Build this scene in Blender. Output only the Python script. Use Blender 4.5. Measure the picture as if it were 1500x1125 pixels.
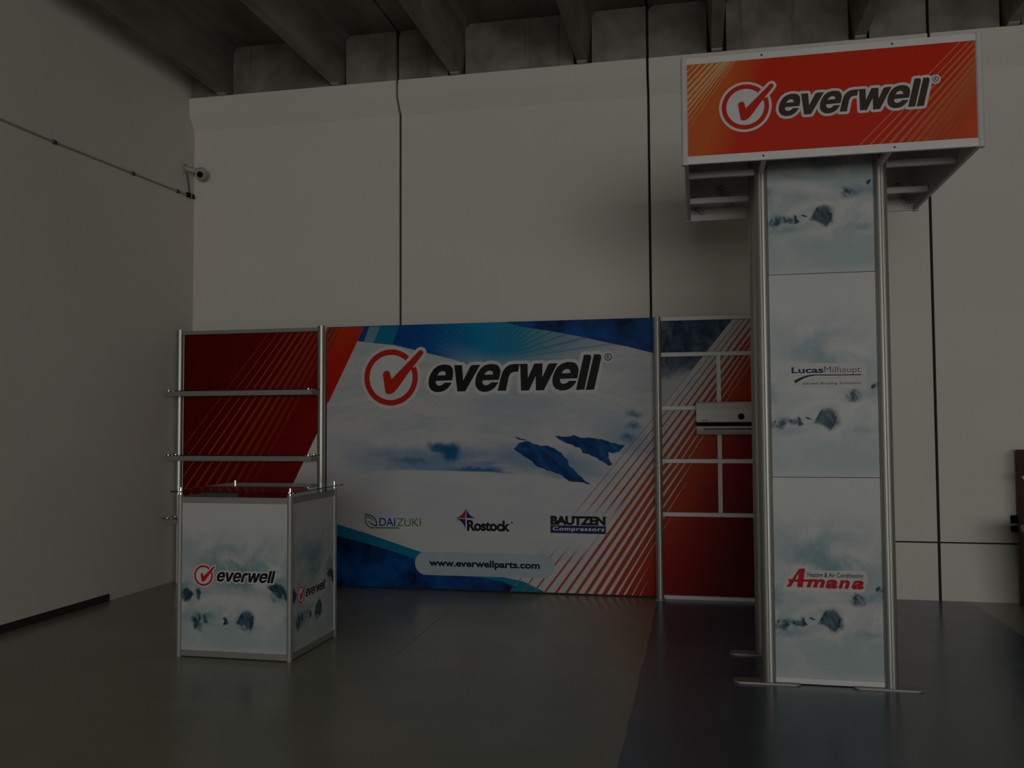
import bpy, bmesh, math, random
from mathutils import Vector, Matrix
from mathutils.geometry import tessellate_polygon, delaunay_2d_cdt
random.seed(4)
scene = bpy.context.scene
for o in list(bpy.data.objects): bpy.data.objects.remove(o)
COL = scene.collection

# ------------------------------------------------------------------ camera, light, exposure
cam_data = bpy.data.cameras.new('camera'); cam = bpy.data.objects.new('camera', cam_data); COL.objects.link(cam)
right, up, fwd = [Vector(v) for v in [[0.9785869, 0.2057585, -0.0055767], [0.0144848, -0.0418133, 0.9990204], [-0.2053238, 0.9777091, 0.0438983]]]
mw = Matrix((right, up, -fwd)).transposed().to_4x4(); mw.translation = (0, 0, 1.5)
cam.matrix_world = mw
cam_data.sensor_width = 36; cam_data.lens = 36*1306.4/1500; cam_data.clip_start = .05; cam_data.clip_end = 100
scene.camera = cam
world = bpy.data.worlds.new('sky'); scene.world = world; world.use_nodes = True
bg = world.node_tree.nodes['Background']; bg.inputs[0].default_value = (.75, .85, 1, 1); bg.inputs[1].default_value = .6
ld = bpy.data.lights.new('door_rear_offscreen', 'AREA'); ld.shape = 'RECTANGLE'; ld.size = 10.2; ld.size_y = 4.1
ld.energy = 1420; ld.color = (1, .985, .955)
lo = bpy.data.objects.new('door_rear_offscreen', ld); COL.objects.link(lo)
lo.location = (3.75, -12.95, 2.15); lo.rotation_euler = (math.radians(90), 0, 0)     # faces +y, into the hall
scene.view_settings.view_transform = 'Standard'; scene.view_settings.look = 'None'
scene.view_settings.gamma = 1; scene.view_settings.use_curve_mapping = False
scene.view_settings.exposure = -1.14

# ------------------------------------------------------------------ node helpers
class E:
    nt = None
    def __init__(s, v): s.v = v
    @staticmethod
    def math(op, *a, clamp=False):
        n = E.nt.nodes.new('ShaderNodeMath'); n.operation = op; n.use_clamp = clamp
        for i, x in enumerate(a): E.put(n.inputs[i], x)
        return E(n.outputs[0])
    @staticmethod
    def put(sock, x):
        if isinstance(x, E): x = x.v
        if isinstance(x, (int, float)): sock.default_value = x
        elif isinstance(x, tuple): sock.default_value = (*x, 1) if len(x) == 3 and len(sock.default_value) == 4 else x
        else: E.nt.links.new(x, sock)
    def __add__(s, o): return E.math('ADD', s, o)
    __radd__ = __add__
    def __sub__(s, o): return E.math('SUBTRACT', s, o)
    def __rsub__(s, o): return E.math('SUBTRACT', o, s)
    def __mul__(s, o): return E.math('MULTIPLY', s, o)
    __rmul__ = __mul__
    def __truediv__(s, o): return E.math('DIVIDE', s, o)
def sstep(x, a, b):
    n = E.nt.nodes.new('ShaderNodeMapRange'); n.interpolation_type = 'SMOOTHSTEP'
    E.put(n.inputs[0], x); n.inputs[1].default_value = a; n.inputs[2].default_value = b
    if a > b: n.inputs[1].default_value = b; n.inputs[2].default_value = a; n.inputs[3].default_value = 1; n.inputs[4].default_value = 0
    return E(n.outputs[0])
def mixc(f, a, b, mode='MIX'):
    n = E.nt.nodes.new('ShaderNodeMix'); n.data_type = 'RGBA'; n.blend_type = mode; n.clamp_factor = True
    E.put(n.inputs[0], f); E.put(n.inputs[6], a); E.put(n.inputs[7], b); return E(n.outputs[2])
def ramp(f, stops):
    n = E.nt.nodes.new('ShaderNodeValToRGB'); E.put(n.inputs[0], f); el = n.color_ramp.elements
    while len(el) < len(stops): el.new(.5)
    for e, (p, c) in zip(el, stops): e.position = p; e.color = (*c, 1)
    return E(n.outputs[0])
def combine(x, y, z):
    n = E.nt.nodes.new('ShaderNodeCombineXYZ')
    for i, q in enumerate((x, y, z)): E.put(n.inputs[i], q)
    return E(n.outputs[0])
def noise(vec, scale, detail=4, rough=.55, dist=0):
    n = E.nt.nodes.new('ShaderNodeTexNoise'); E.put(n.inputs['Vector'], vec)
    n.inputs['Scale'].default_value = scale; n.inputs['Detail'].default_value = detail
    n.inputs['Roughness'].default_value = rough; n.inputs['Distortion'].default_value = dist
    return E(n.outputs[0])
def objxyz(base=(0, 0, 0)):
    t = E.nt.nodes.new('ShaderNodeTexCoord'); s = E.nt.nodes.new('ShaderNodeSeparateXYZ'); E.nt.links.new(t.outputs['Object'], s.inputs[0])
    return tuple(E(s.outputs[i])+base[i] if base[i] else E(s.outputs[i]) for i in range(3))
MATS = {}
def material(name, color=(.8, .8, .8), rough=.5, metal=0, fn=None, bump=None, **kw):
    if name in MATS: return MATS[name]
    m = bpy.data.materials.new(name); m.use_nodes = True; E.nt = m.node_tree
    b = m.node_tree.nodes['Principled BSDF']
    b.inputs['Roughness'].default_value = rough; b.inputs['Metallic'].default_value = metal
    b.inputs['Base Color'].default_value = (*color, 1)
    if 'print' in name or 'lettering' in name or 'board' in name: b.inputs['Specular IOR Level'].default_value = .12
    for k, v in kw.items(): b.inputs[k.replace('_', ' ')].default_value = v
    if fn:
        r = fn()
        if isinstance(r, tuple): E.put(b.inputs['Base Color'], r[0]); E.put(b.inputs['Roughness'], r[1])
        else: E.put(b.inputs['Base Color'], r)
    else:                                    # slight procedural variation on everything
        x, y, z = objxyz(); n = noise(combine(x, y, z), 9, 3)
        E.put(b.inputs['Base Color'], mixc(n, tuple(c*.93 for c in color), tuple(min(1, c*1.07) for c in color)))
    if bump:
        x, y, z = objxyz(); n = noise(combine(x, y, z), bump[0], 5)
        bn = m.node_tree.nodes.new('ShaderNodeBump'); bn.inputs['Strength'].default_value = bump[1]; bn.inputs['Distance'].default_value = bump[2]
        E.put(bn.inputs['Height'], n); m.node_tree.links.new(bn.outputs[0], b.inputs['Normal'])
    MATS[name] = m
    return m

# ------------------------------------------------------------------ object helpers
def root(name, loc, label=None, cat=None, group=None):
    o = bpy.data.objects.new(name, None); COL.objects.link(o); o.location = loc; o.empty_display_size = .1
    if label: o['label'] = label
    if cat: o['category'] = cat
    if group: o['group'] = group
    return o
def origin(p):
    v = Vector((0, 0, 0))
    while p: v = v+p.location; p = p.parent
    return v
def link(name, bm_or_me, mat, parent=None, label=None, smooth=False, base=None, kind=None, cat=None):
    """verts are given in world metres; base moves the object's own origin there"""
    if isinstance(bm_or_me, bmesh.types.BMesh):
        me = bpy.data.meshes.new(name); bmesh.ops.recalc_face_normals(bm_or_me, faces=bm_or_me.faces[:]) if not getattr(link, 'keep', False) else None
        bm_or_me.to_mesh(me); bm_or_me.free()
    else: me = bm_or_me
    b = origin(parent); loc = Vector((0, 0, 0))
    if parent is None and base is not None: loc = Vector(base); b = loc
    me.transform(Matrix.Translation(-b))
    if smooth:
        for p in me.polygons: p.use_smooth = True
        try: me.set_sharp_from_angle(angle=math.radians(35))
        except Exception: pass
    me.materials.append(mat)
    o = bpy.data.objects.new(name, me); COL.objects.link(o); o.location = loc
    if parent: o.parent = parent
    if label: o['label'] = label
    if cat: o['category'] = cat
    if kind: o['kind'] = kind
    return o
def box(bm, x0, x1, y0, y1, z0, z1, bev=0, seg=2):
    r = bmesh.ops.create_cube(bm, size=1); vs = r['verts']
    for v in vs:
        v.co = Vector((x0 if v.co.x < 0 else x1, y0 if v.co.y < 0 else y1, z0 if v.co.z < 0 else z1))
    if bev:
        es = list({e for v in vs for e in v.link_edges})
        bmesh.ops.bevel(bm, geom=es, offset=bev, segments=seg, affect='EDGES', profile=.5)
    return bm
def B(*a, **k): return box(bmesh.new(), *a, **k)
def tube(bm, a, b, r, n=20, r2=None, cap=True):
    a = Vector(a); b = Vector(b); d = b-a
    mat = Matrix.Translation((a+b)/2) @ d.to_track_quat('Z', 'Y').to_matrix().to_4x4()
    bmesh.ops.create_cone(bm, cap_ends=cap, segments=n, radius1=r, radius2=r if r2 is None else r2, depth=d.length, matrix=mat)
    return bm
def lathe(bm, prof, c, n=24):
    rings = []
    for r, z in prof:
        rings.append([bm.verts.new((c[0]+r*math.cos(2*math.pi*i/n), c[1]+r*math.sin(2*math.pi*i/n), c[2]+z)) for i in range(n)])
    for p, q in zip(rings, rings[1:]):
        for i in range(n): bm.faces.new((p[i], p[(i+1) % n], q[(i+1) % n], q[i]))
    bm.faces.new(rings[0][::-1]); bm.faces.new(rings[-1])
    return bm
def prism_x(bm, prof, x0, x1):          # profile of (y,z), extruded along x
    a = [bm.verts.new((x0, y, z)) for y, z in prof]; b = [bm.verts.new((x1, y, z)) for y, z in prof]
    n = len(prof); bm.faces.new(a); bm.faces.new(b[::-1])
    for i in range(n): bm.faces.new((a[i], b[i], b[(i+1) % n], a[(i+1) % n]))
    return bm
def prism_y(bm, prof, y0, y1):          # profile of (x,z), extruded along y
    a = [bm.verts.new((x, y0, z)) for x, z in prof]; b = [bm.verts.new((x, y1, z)) for x, z in prof]
    n = len(prof); bm.faces.new(a); bm.faces.new(b[::-1])
    for i in range(n): bm.faces.new((a[i], b[i], b[(i+1) % n], a[(i+1) % n]))
    return bm
def slot_post(bm, x, y, z0, z1, r, n=28):
    """round aluminium exhibition post with four narrow slots"""
    prof = []
    for i in range(n*2):
        a = 2*math.pi*i/(n*2); k = min(abs(((a-q*math.pi/2+math.pi) % (2*math.pi))-math.pi) for q in range(4))
        prof.append((x+(r*.84 if k < .075 else r)*math.cos(a), y+(r*.84 if k < .075 else r)*math.sin(a)))
    lo_ = [bm.verts.new((p[0], p[1], z0)) for p in prof]; hi = [bm.verts.new((p[0], p[1], z1)) for p in prof]
    m = len(prof)
    for i in range(m): bm.faces.new((lo_[i], lo_[(i+1) % m], hi[(i+1) % m], hi[i]))
    bm.faces.new(lo_[::-1]); bm.faces.new(hi)
    return bm

# flat print: 2-D polygons in (u, v) metres, put on a plane by a function
def on_y(y): return lambda u, v: (u, y, v)
def on_x(x): return lambda u, v: (x, u, v)
def poly(bm, pts, f, holes=()):
    loops = [[Vector((u, v, 0)) for u, v in pts]]+[[Vector((u, v, 0)) for u, v in h] for h in holes]
    flat = [p for l in loops for p in l]
    vs = [bm.verts.new(f(p.x, p.y)) for p in flat]
    for t in tessellate_polygon(loops):
        try: bm.faces.new([vs[i] for i in t])
        except ValueError: pass
def disc(bm, c, r, f, n=24, rz=None): poly(bm, [(c[0]+r*math.cos(2*math.pi*i/n), c[1]+(rz or r)*math.sin(2*math.pi*i/n)) for i in range(n)], f)
def stroke(bm, pts, w, f, closed=False, joints=True):
    m = len(pts)
    for i in range(m if closed else m-1):
        a = Vector(pts[i]); b = Vector(pts[(i+1) % m]); d = b-a
        if d.length < 1e-6: continue
        n = Vector((-d.y, d.x)).normalized()*w/2
        poly(bm, [tuple(a+n), tuple(b+n), tuple(b-n), tuple(a-n)], f)
        if joints: disc(bm, a, w/2, f, 12)
    if joints and not closed: disc(bm, pts[-1], w/2, f, 12)
def taper(bm, pts, ws, f):
    L = []; R = []
    for i, p in enumerate(pts):
        a = Vector(pts[max(0, i-1)]); b = Vector(pts[min(len(pts)-1, i+1)]); d = (b-a).normalized(); n = Vector((-d.y, d.x))*ws[i]/2
        L.append(tuple(Vector(p)+n)); R.append(tuple(Vector(p)-n))
    poly(bm, L+R[::-1], f)
def union(bm, polys, f):
    """one flat sheet covering the union of many overlapping polygons"""
    vs = []; fs = []
    for p in polys:
        area = sum(p[i][0]*p[(i+1) % len(p)][1]-p[(i+1) % len(p)][0]*p[i][1] for i in range(len(p)))
        if abs(area) < 1e-9: continue
        if area < 0: p = p[::-1]
        fs.append(list(range(len(vs), len(vs)+len(p)))); vs += [Vector(q) for q in p]
    ov, oe, of, _a, _b, src = delaunay_2d_cdt(vs, [], fs, 0, 1e-6, True)
    bv = [bm.verts.new(f(v.x, v.y)) for v in ov]
    for t, ids in zip(of, src):
        if not ids: continue
        try: bm.faces.new([bv[i] for i in t])
        except ValueError: pass
def circle(c, r, n=24): return [(c[0]+r*math.cos(2*math.pi*i/n), c[1]+r*math.sin(2*math.pi*i/n)) for i in range(n)]
def stroke_polys(pts, w, closed=False):
    o = []; m = len(pts)
    for i in range(m if closed else m-1):
        a = Vector(pts[i]); b = Vector(pts[(i+1) % m]); d = b-a
        if d.length < 1e-6: continue
        n = Vector((-d.y, d.x)).normalized()*w/2
        o.append([tuple(a+n), tuple(b+n), tuple(b-n), tuple(a-n)])
    return o+[circle(p, w/2, 14) for p in pts]
def clip_rect(pts, x0, x1, z0, z1):
    def cut(P, k, lim, keep_gt):
        o = []
        for i in range(len(P)):
            a, b = P[i], P[(i+1) % len(P)]; ia = (a[k] >= lim) == keep_gt or a[k] == lim; ib = (b[k] >= lim) == keep_gt or b[k] == lim
            if ia: o.append(a)
            if ia != ib:
                t = (lim-a[k])/(b[k]-a[k]); o.append(tuple(a[j]+t*(b[j]-a[j]) for j in (0, 1)))
        return o
    for k, lim, g in ((0, x0, True), (0, x1, False), (1, z0, True), (1, z1, False)):
        if len(pts) >= 3: pts = cut(pts, k, lim, g)
    return pts if len(pts) >= 3 else None
def cpoly(bm, pts, f, rect):
    p = clip_rect(pts, *rect)
    if p: poly(bm, p, f)
def bez(p0, p1, p2, p3, n=12):
    o = []
    for i in range(n+1):
        t = i/n; s = 1-t
        o.append(tuple(s**3*p0[k]+3*s*s*t*p1[k]+3*s*t*t*p2[k]+t**3*p3[k] for k in (0, 1)))
    return o
def text(bm, s, x0, z0, x1, z1, f, bold=0, shear=0, rot=0, spacing=1.0):
    """lettering from the built-in font, fitted to the rectangle, added to bm"""
    cu = bpy.data.curves.new('t', 'FONT'); cu.body = s; cu.offset = bold; cu.shear = shear; cu.resolution_u = 4; cu.space_character = spacing
    o = bpy.data.objects.new('t', cu); COL.objects.link(o)
    me = bpy.data.meshes.new_from_object(o.evaluated_get(bpy.context.evaluated_depsgraph_get()))
    xs = [v.co.x for v in me.vertices]; ys = [v.co.y for v in me.vertices]
    ax, bx_, ay, by = min(xs), max(xs), min(ys), max(ys)
    vs = []; cx, cz = (x0+x1)/2, (z0+z1)/2
    for v in me.vertices:
        u = x0+(v.co.x-ax)/(bx_-ax)*(x1-x0); w = z0+(v.co.y-ay)/(by-ay)*(z1-z0)
        if rot: u, w = cx+(u-cx)*math.cos(rot)-(w-cz)*math.sin(rot), cz+(u-cx)*math.sin(rot)+(w-cz)*math.cos(rot)
        vs.append(bm.verts.new(f(u, w)))
    for p in me.polygons:
        try: bm.faces.new([vs[i] for i in p.vertices])
        except ValueError: pass
    bpy.data.objects.remove(o); bpy.data.curves.remove(cu); bpy.data.meshes.remove(me)
def decal(name, mat, parent, build, label=None):
    bm = bmesh.new(); build(bm); return link(name, bm, mat, parent, label)

# ------------------------------------------------------------------ materials
def wall_fn():
    x, y, z = objxyz(); v = combine(x, y, z)
    c = mixc(sstep(noise(v, .6, 3), .3, .75), (.62, .585, .53), (.66, .63, .575))
    spots = sstep(noise(v, 26, 2), .77, .80)
    return mixc(spots*.45, c, (.2, .17, .13))
M_wall = material('painted_concrete_wall', rough=.85, fn=wall_fn, bump=(30, .25, .004), Specular_IOR_Level=.2)
def conc_fn():
    x, y, z = objxyz(); v = combine(x, y*.3, z)
    c = mixc(sstep(noise(v, 3, 6), .3, .72), (.14, .12, .10), (.26, .23, .20))
    streak = sstep(noise(combine(x*14, y*2, z*.7), 1, 3), .62, .75)
    return mixc(streak*.5, c, (.09, .075, .06))
M_conc = material('bare_concrete', rough=.9, fn=conc_fn, bump=(18, .4, .006), Specular_IOR_Level=.15)
M_joint = material('joint_sealant', (.02, .018, .016), .9)
def floor_fn():
    x, y, z = objxyz(); v = combine(x, y, 0)
    c = mixc(sstep(noise(v, .9, 6), .3, .75), (.25, .25, .175), (.31, .31, .235))
    c = mixc(sstep(noise(v, 30, 2), .74, .78)*.6, c, (.06, .06, .05))
    return c, noise(v, 3, 5)*.16+.16
M_floor = material('grey_epoxy_floor', rough=.25, fn=floor_fn, bump=(7, .12, .004))
def blue_fn():
    x, y, z = objxyz(); v = combine(x, y, 0)
    c = mixc(sstep(noise(v, 1.3, 6), .3, .75), (.070, .100, .132), (.088, .122, .16))
    c = mixc(sstep(noise(v, 34, 2), .75, .79)*.5, c, (.02, .02, .03))
    return c, noise(v, 3, 5)*.16+.16
M_blue = material('blue_epoxy_floor', rough=.25, fn=blue_fn, bump=(7, .12, .004))
def alu_fn():
    x, y, z = objxyz(); n = noise(combine(x*60, y*60, z*1.5), 1, 3)
    return mixc(n, (.42, .42, .39), (.52, .52, .48)), n*.1+.42
M_alu = material('anodised_aluminium', rough=.34, metal=1, fn=alu_fn)
M_rail = material('silver_rail', (.27, .27, .25), .5, .4)
M_satin = material('white_satin_rail', (.55, .55, .53), .5, .1)
M_chrome = material('chrome', (.85, .85, .83), .15, 1)
M_dark = material('dark_metal', (.05, .05, .048), .5, .5)
M_black = material('black_print', (.012, .012, .013), .5)
M_char = material('charcoal_print', (.05, .032, .026), .45)
M_white = material('white_print', (.56, .56, .55), .5)
M_offw = material('white_board', (.58, .58, .56), .5)
M_red = material('red_print', (.47, .016, .006), .5)
M_navy = material('navy_print', (.012, .02, .10), .5)
M_dblue = material('blue_lettering', (.01, .045, .20), .5)
M_green = material('green_lettering', (.06, .20, .025), .5)
M_tan = material('tan_print', (.5, .46, .36), .5)
M_grey = material('grey_print', (.30, .30, .30), .5)
M_amana = material('crimson_print', (.40, .004, .010), .5)
M_teal = material('teal_print', (.0, .16, .27), .5)
M_pale = material('pale_blue_print', (.12, .26, .34), .5)
M_pill = material('translucent_pale_print', (.36, .42, .455), .5)
M_plast = material('white_plastic', (.55, .53, .485), .45)
M_bplast = material('black_plastic', (.006, .006, .006), .8, Specular_IOR_Level=.08)
M_tanp = material('painted_plastic', (.40, .36, .30), .6)
M_glass = material('clear_glass', (.9, .97, .95), .03, Transmission_Weight=1.0, IOR=1.45)

# ------------------------------------------------------------------ the hall
WY = 8.085; LX = -4.975; RX = 9.5; RY = -13.0; TOP = 4.78; DECK = 5.27
o = link('floor', B(LX-.2, RX+.2, RY-5, WY+.25, -.2, 0), M_floor, base=(0, 0, 0), kind='structure')
floor = o
bm = bmesh.new(); n = 90; L = []; R = []
for i in range(n+1):
    y = RY+(WY-.003-RY)*i/n
    L.append((-.37+random.uniform(-.006, .006), y)); R.append((2.18+random.uniform(-.006, .006), y))
for i in range(n):
    bm.faces.new([bm.verts.new((p[0], p[1], .0012)) for p in (L[i], R[i], R[i+1], L[i+1])])
link('painted_strip', bm, M_blue, floor, 'blue painted walkway strip')
bm = bmesh.new(); P_ = [(-1.976, 7.72), (-1.988, 6.63), (-1.953, 5.6)]
for (x0, y0), (x1, y1) in zip(P_, P_[1:]): bm.faces.new([bm.verts.new(p) for p in ((x0-.006, y0, .0009), (x0+.006, y0, .0009), (x1+.006, y1, .0009), (x1-.006, y1, .0009))])
link('seam_line', bm, material('worn_seam', (.30, .29, .205), .4), floor, 'faint worn line across the floor')
wall_back = link('wall_back', B(LX-.2, RX+.2, WY+.03, WY+.25, 0, DECK+.4), M_joint, base=(0, WY, 0), kind='structure')
J = [LX-.15, -2.784, -.415, 1.945, 4.315, 6.685, RX+.1]
for a, b in zip(J, J[1:]):
    g = .012
    link('wall_panel', prism_x(bmesh.new(), [(WY, .49), (WY, 4.47), (WY-.095, 4.61), (WY-.1, 4.62), (WY-.1, TOP), (WY+.04, TOP), (WY+.04, .49)], a+g, b-g), M_wall, wall_back)
    link('wall_panel', B(a+g, b-g, WY+.002, WY+.04, 0, .476), M_wall, wall_back)
stems = [-4.595+1.1975*i for i in range(12)]
def infill(x0, x1):
    c = .05
    prof = [(x0, TOP-.01), (x1, TOP-.01), (x1, DECK), (x0+c, DECK), (x0+c*.3, DECK-c*.3), (x0, DECK-c)]
    return prism_y(bmesh.new(), prof, WY-.07, WY+.035)
edges = [LX]+stems
for i, x0 in enumerate(edges[:-1]):
    a = x0+(.085 if i else 0); b = edges[i+1]-.085
    js = [j for j in J[1:-1] if a < j < b]
    if js: link('infill_panel', infill(a, js[0]-.012), M_conc, wall_back); link('infill_panel', infill(js[0]+.012, b), M_conc, wall_back)
    elif b > a: link('infill_panel', infill(a, b), M_conc, wall_back)
bm = bmesh.new()
wl = link('wall_left', B(LX-.2, LX, RY-.2, WY+.03, 0, DECK+.3), M_wall, base=(LX, 0, 0), kind='structure')
link('wall_right', B(RX, RX+.2, RY-.2, WY+.03, 0, DECK+.3), M_wall, base=(RX, 0, 0), kind='structure')
bm = bmesh.new()                                        # wall behind the camera with the open roll-up door
box(bm, LX-.2, -1.4, RY-.2, RY, 0, DECK+.3); box(bm, 8.9, RX+.2, RY-.2, RY, 0, DECK+.3); box(bm, -1.4, 8.9, RY-.2, RY, 4.3, DECK+.3)
link('wall_front', bm, M_wall, base=(0, RY, 0), kind='structure')
ceiling = link('ceiling', B(LX-.2, RX+.2, RY-.2, WY+.25, DECK+.06, DECK+.3), M_joint, base=(0, 0, DECK), kind='structure')
for a, b in zip(J, J[1:]): link('deck_panel', B(a+.01, b-.01, RY-.1, WY+.02, DECK, DECK+.08), M_conc, ceiling)
for x in stems:
    bm = bmesh.new()
    prism_y(bm, [(x-.048, TOP+.012), (x+.048, TOP+.012), (x+.085, DECK-.05), (x+.13, DECK+.005), (x-.13, DECK+.005), (x-.085, DECK-.05)], RY-.05, WY-.02)
    link('beam', bm, M_conc, ceiling)
    link('bearing_pad', B(x-.045, x+.045, WY-.16, WY-.04, TOP-.004, TOP+.014), M_rail, ceiling)
link('base_strip_left', B(LX-.01, LX+.012, RY, 6.83, 0, .06, bev=.004), M_joint, base=(LX, 0, 0), kind='structure')  # thin dark strip along the foot of the left wall

# ------------------------------------------------------------------ print artwork materials
def smear(x, z, amp, sc):
    v = combine(x, 0, z); a = noise(v, sc, 5, .6); b = noise(combine(x+7.3, 3.1, z), sc, 5, .6)
    return x+(a-.5)*amp, z+(b-.5)*amp
def blob(x, z, c, rx, rz, ang=0, soft=(1.15, .35)):
    dx, dz = x-c[0], z-c[1]; ca, sa = math.cos(ang), math.sin(ang)
    u = (dx*ca+dz*sa)/rx; v = (dz*ca-dx*sa)/rz
    return sstep(E.math('SQRT', u*u+v*v), *soft)
def red_fade(base, p0, p1, c0, c1, c2):
    """printed red field running from one tone to another along p0 to p1"""
    def fn():
        x, y, z = objxyz(base); dx, dz = p1[0]-p0[0], p1[1]-p0[1]; L2 = dx*dx+dz*dz
        t = ((x-p0[0])*dx+(z-p0[1])*dz)/L2
        return ramp(t, [(0, c0), (.5, c1), (1, c2)])
    return fn
def ice_fn(base, u0, u1, v0, v1, axis, blobs, seed, tone=1.0):
    """pale sea ice artwork: white sky, grey-teal cloud, dark ice rocks"""
    def fn():
        p = objxyz(base); k = (u1-u0)/(v1-v0); u = (p[axis]-u0)*(1/(v1-v0)); v = (p[2]-v0)*(1/(v1-v0))
        us, vs = smear(u+seed, v, .20, 4); us = us-seed
        uf, vf = smear(u+seed, v, .11, 12); uf = uf-seed
        n1 = noise(combine(us*1.0+seed, 0, vs*1.25), 4.2, 9, .60, .6); n2 = noise(combine(uf+seed, 4.0, vf), 13, 6, .65)
        c = mixc(sstep(n1, .36, .60)*sstep(v, .90, .66)*.8*tone, (.475, .48, .47), (.26, .34, .35))
        c = mixc(sstep(n2, .52, .72)*sstep(v, .72, .5)*.35*tone, c, (.17, .27, .30))
        c = mixc(sstep(vs, .26, .06)*.6, c, (.33, .40, .40))
        c = mixc(sstep(v, .06, .0)*.5, c, (.47, .48, .47))
        for (bu, bv, ru, rv, kind) in blobs:
            if kind == 'cloud': c = mixc(blob(us, vs, (bu*k, bv), ru*k, rv, 0, (1.35, .0))*sstep(n1, .25, .6)*.85*tone, c, (.13, .24, .28))
            if kind == 'snow': c = mixc(blob(us, vs, (bu*k, bv), ru*k, rv, 0, (1.2, .3))*.8, c, (.48, .485, .475))
            if kind == 'rock':
                t = noise(combine(u*1.3+v*.6+seed, 5.0, v*.55), 24, 5, .72)
                c = mixc(blob(uf, vf, (bu*k, bv), ru*k, rv, .15, (1.35, .3))*sstep(t, .36, .54), c, (.010, .05, .085))
            if kind == 'slope':
                t = noise(combine(u*1.6+v*.8+seed, 2.0, v*.5), 20, 5, .72)
                m = blob(uf, vf, (bu*k, bv), ru*k*1.45, rv*1.2, .9, (1.2, .5))
                c = mixc(m*.95, c, mixc(sstep(t, .40, .62), (.012, .045, .08), (.10, .17, .22)))
        return c
    return fn

# ------------------------------------------------------------------ everwell emblem and lettering (measured on the backdrop)
LOGO = {}
ring_l, ring_r, ring_t, ring_b = [(-3.035,1.932),(-2.518,1.92),(-2.775,2.187),(-2.775,1.667)]
LC = ((ring_l[0]+ring_r[0])/2, (ring_t[1]+ring_b[1])/2); LR = ((ring_r[0]-ring_l[0])+(ring_t[1]-ring_b[1]))/4
check = [(-2.504,2.169),(-2.486,2.175),(-2.469,2.166),(-2.463,2.149),(-2.47,2.132),(-2.616,1.953),(-2.713,1.822),(-2.748,1.788),(-2.784,1.771),(-2.814,1.774),(-2.83,1.789),(-2.855,1.953),(-2.849,1.975),(-2.825,1.989),(-2.801,1.988),(-2.786,1.973),(-2.771,1.911)]
e_out = [(-2.192,1.891),(-2.183,1.936),(-2.181,1.973),(-2.188,2.004),(-2.211,2.028),(-2.246,2.036),(-2.285,2.037),(-2.33,2.024),(-2.366,1.998),(-2.395,1.955),(-2.413,1.908),(-2.417,1.865),(-2.408,1.83),(-2.385,1.802),(-2.35,1.786),(-2.305,1.786),(-2.266,1.797),(-2.23,1.822),(-2.205,1.855),(-2.195,1.871),(-2.263,1.872),(-2.285,1.853),(-2.305,1.846),(-2.327,1.846),(-2.343,1.86),(-2.346,1.876),(-2.345,1.888)]
e_hole = [(-2.331,1.938),(-2.314,1.963),(-2.291,1.975),(-2.269,1.974),(-2.256,1.965),(-2.253,1.94)]
v_ = [(-2.173,2.03),(-2.097,2.028),(-2.088,1.891),(-2.025,2.01),(-2.015,2.022),(-2,2.028),(-1.928,2.027),(-2.07,1.789),(-2.144,1.789)]
e2_out = [(-1.757,1.889),(-1.747,1.933),(-1.741,1.97),(-1.75,2.001),(-1.773,2.025),(-1.809,2.033),(-1.847,2.033),(-1.892,2.021),(-1.927,1.994),(-1.956,1.951),(-1.973,1.905),(-1.977,1.861),(-1.969,1.827),(-1.947,1.799),(-1.912,1.783),(-1.868,1.783),(-1.83,1.795),(-1.795,1.819),(-1.77,1.853),(-1.761,1.868),(-1.827,1.869),(-1.849,1.851),(-1.868,1.843),(-1.89,1.843),(-1.906,1.858),(-1.909,1.873),(-1.907,1.886)]
e2_hole = [(-1.891,1.937),(-1.874,1.961),(-1.851,1.973),(-1.829,1.973),(-1.815,1.963),(-1.812,1.939)]
r_ = [(-1.769,1.791),(-1.741,1.91),(-1.722,1.965),(-1.69,2.004),(-1.656,2.024),(-1.612,2.03),(-1.567,2.029),(-1.581,1.959),(-1.622,1.958),(-1.65,1.945),(-1.666,1.915),(-1.693,1.79)]
w_ = [(-1.57,2.029),(-1.494,2.029),(-1.492,1.903),(-1.433,2.03),(-1.359,2.03),(-1.362,1.907),(-1.313,2.011),(-1.306,2.023),(-1.29,2.029),(-1.223,2.029),(-1.349,1.79),(-1.421,1.789),(-1.422,1.917),(-1.484,1.79),(-1.556,1.79),(-1.561,2.005)]
e3_out = [(-1.049,1.892),(-1.04,1.935),(-1.036,1.971),(-1.045,2.004),(-1.068,2.029),(-1.102,2.037),(-1.141,2.038),(-1.185,2.025),(-1.222,1.999),(-1.251,1.955),(-1.269,1.908),(-1.273,1.865),(-1.266,1.831),(-1.243,1.802),(-1.207,1.787),(-1.163,1.786),(-1.124,1.798),(-1.09,1.821),(-1.063,1.854),(-1.054,1.87),(-1.121,1.871),(-1.143,1.853),(-1.162,1.846),(-1.184,1.846),(-1.2,1.86),(-1.203,1.876),(-1.201,1.888)]
e3_hole = [(-1.188,1.939),(-1.171,1.963),(-1.149,1.975),(-1.126,1.974),(-1.113,1.965),(-1.109,1.94)]
l1_ = [(-0.9896,2.098),(-0.9431,2.1),(-0.9281,2.092),(-0.9235,2.074),(-0.9882,1.791),(-1.063,1.789)]
l2_ = [(-0.901,2.1),(-0.8559,2.101),(-0.8398,2.092),(-0.8352,2.072),(-0.9009,1.79),(-0.9761,1.788)]
reg = [(-0.7765,2.074),(-0.7762,2.104)]
LETTERS = [(e_out, [e_hole]), (v_, []), (e2_out, [e2_hole]), (r_, []), (w_, []), (e3_out, [e3_hole]), (l1_, []), (l2_, [])]
REFX = (ring_l[0], l2_[3][0]); REFZ = (ring_b[1], ring_t[1])
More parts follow.
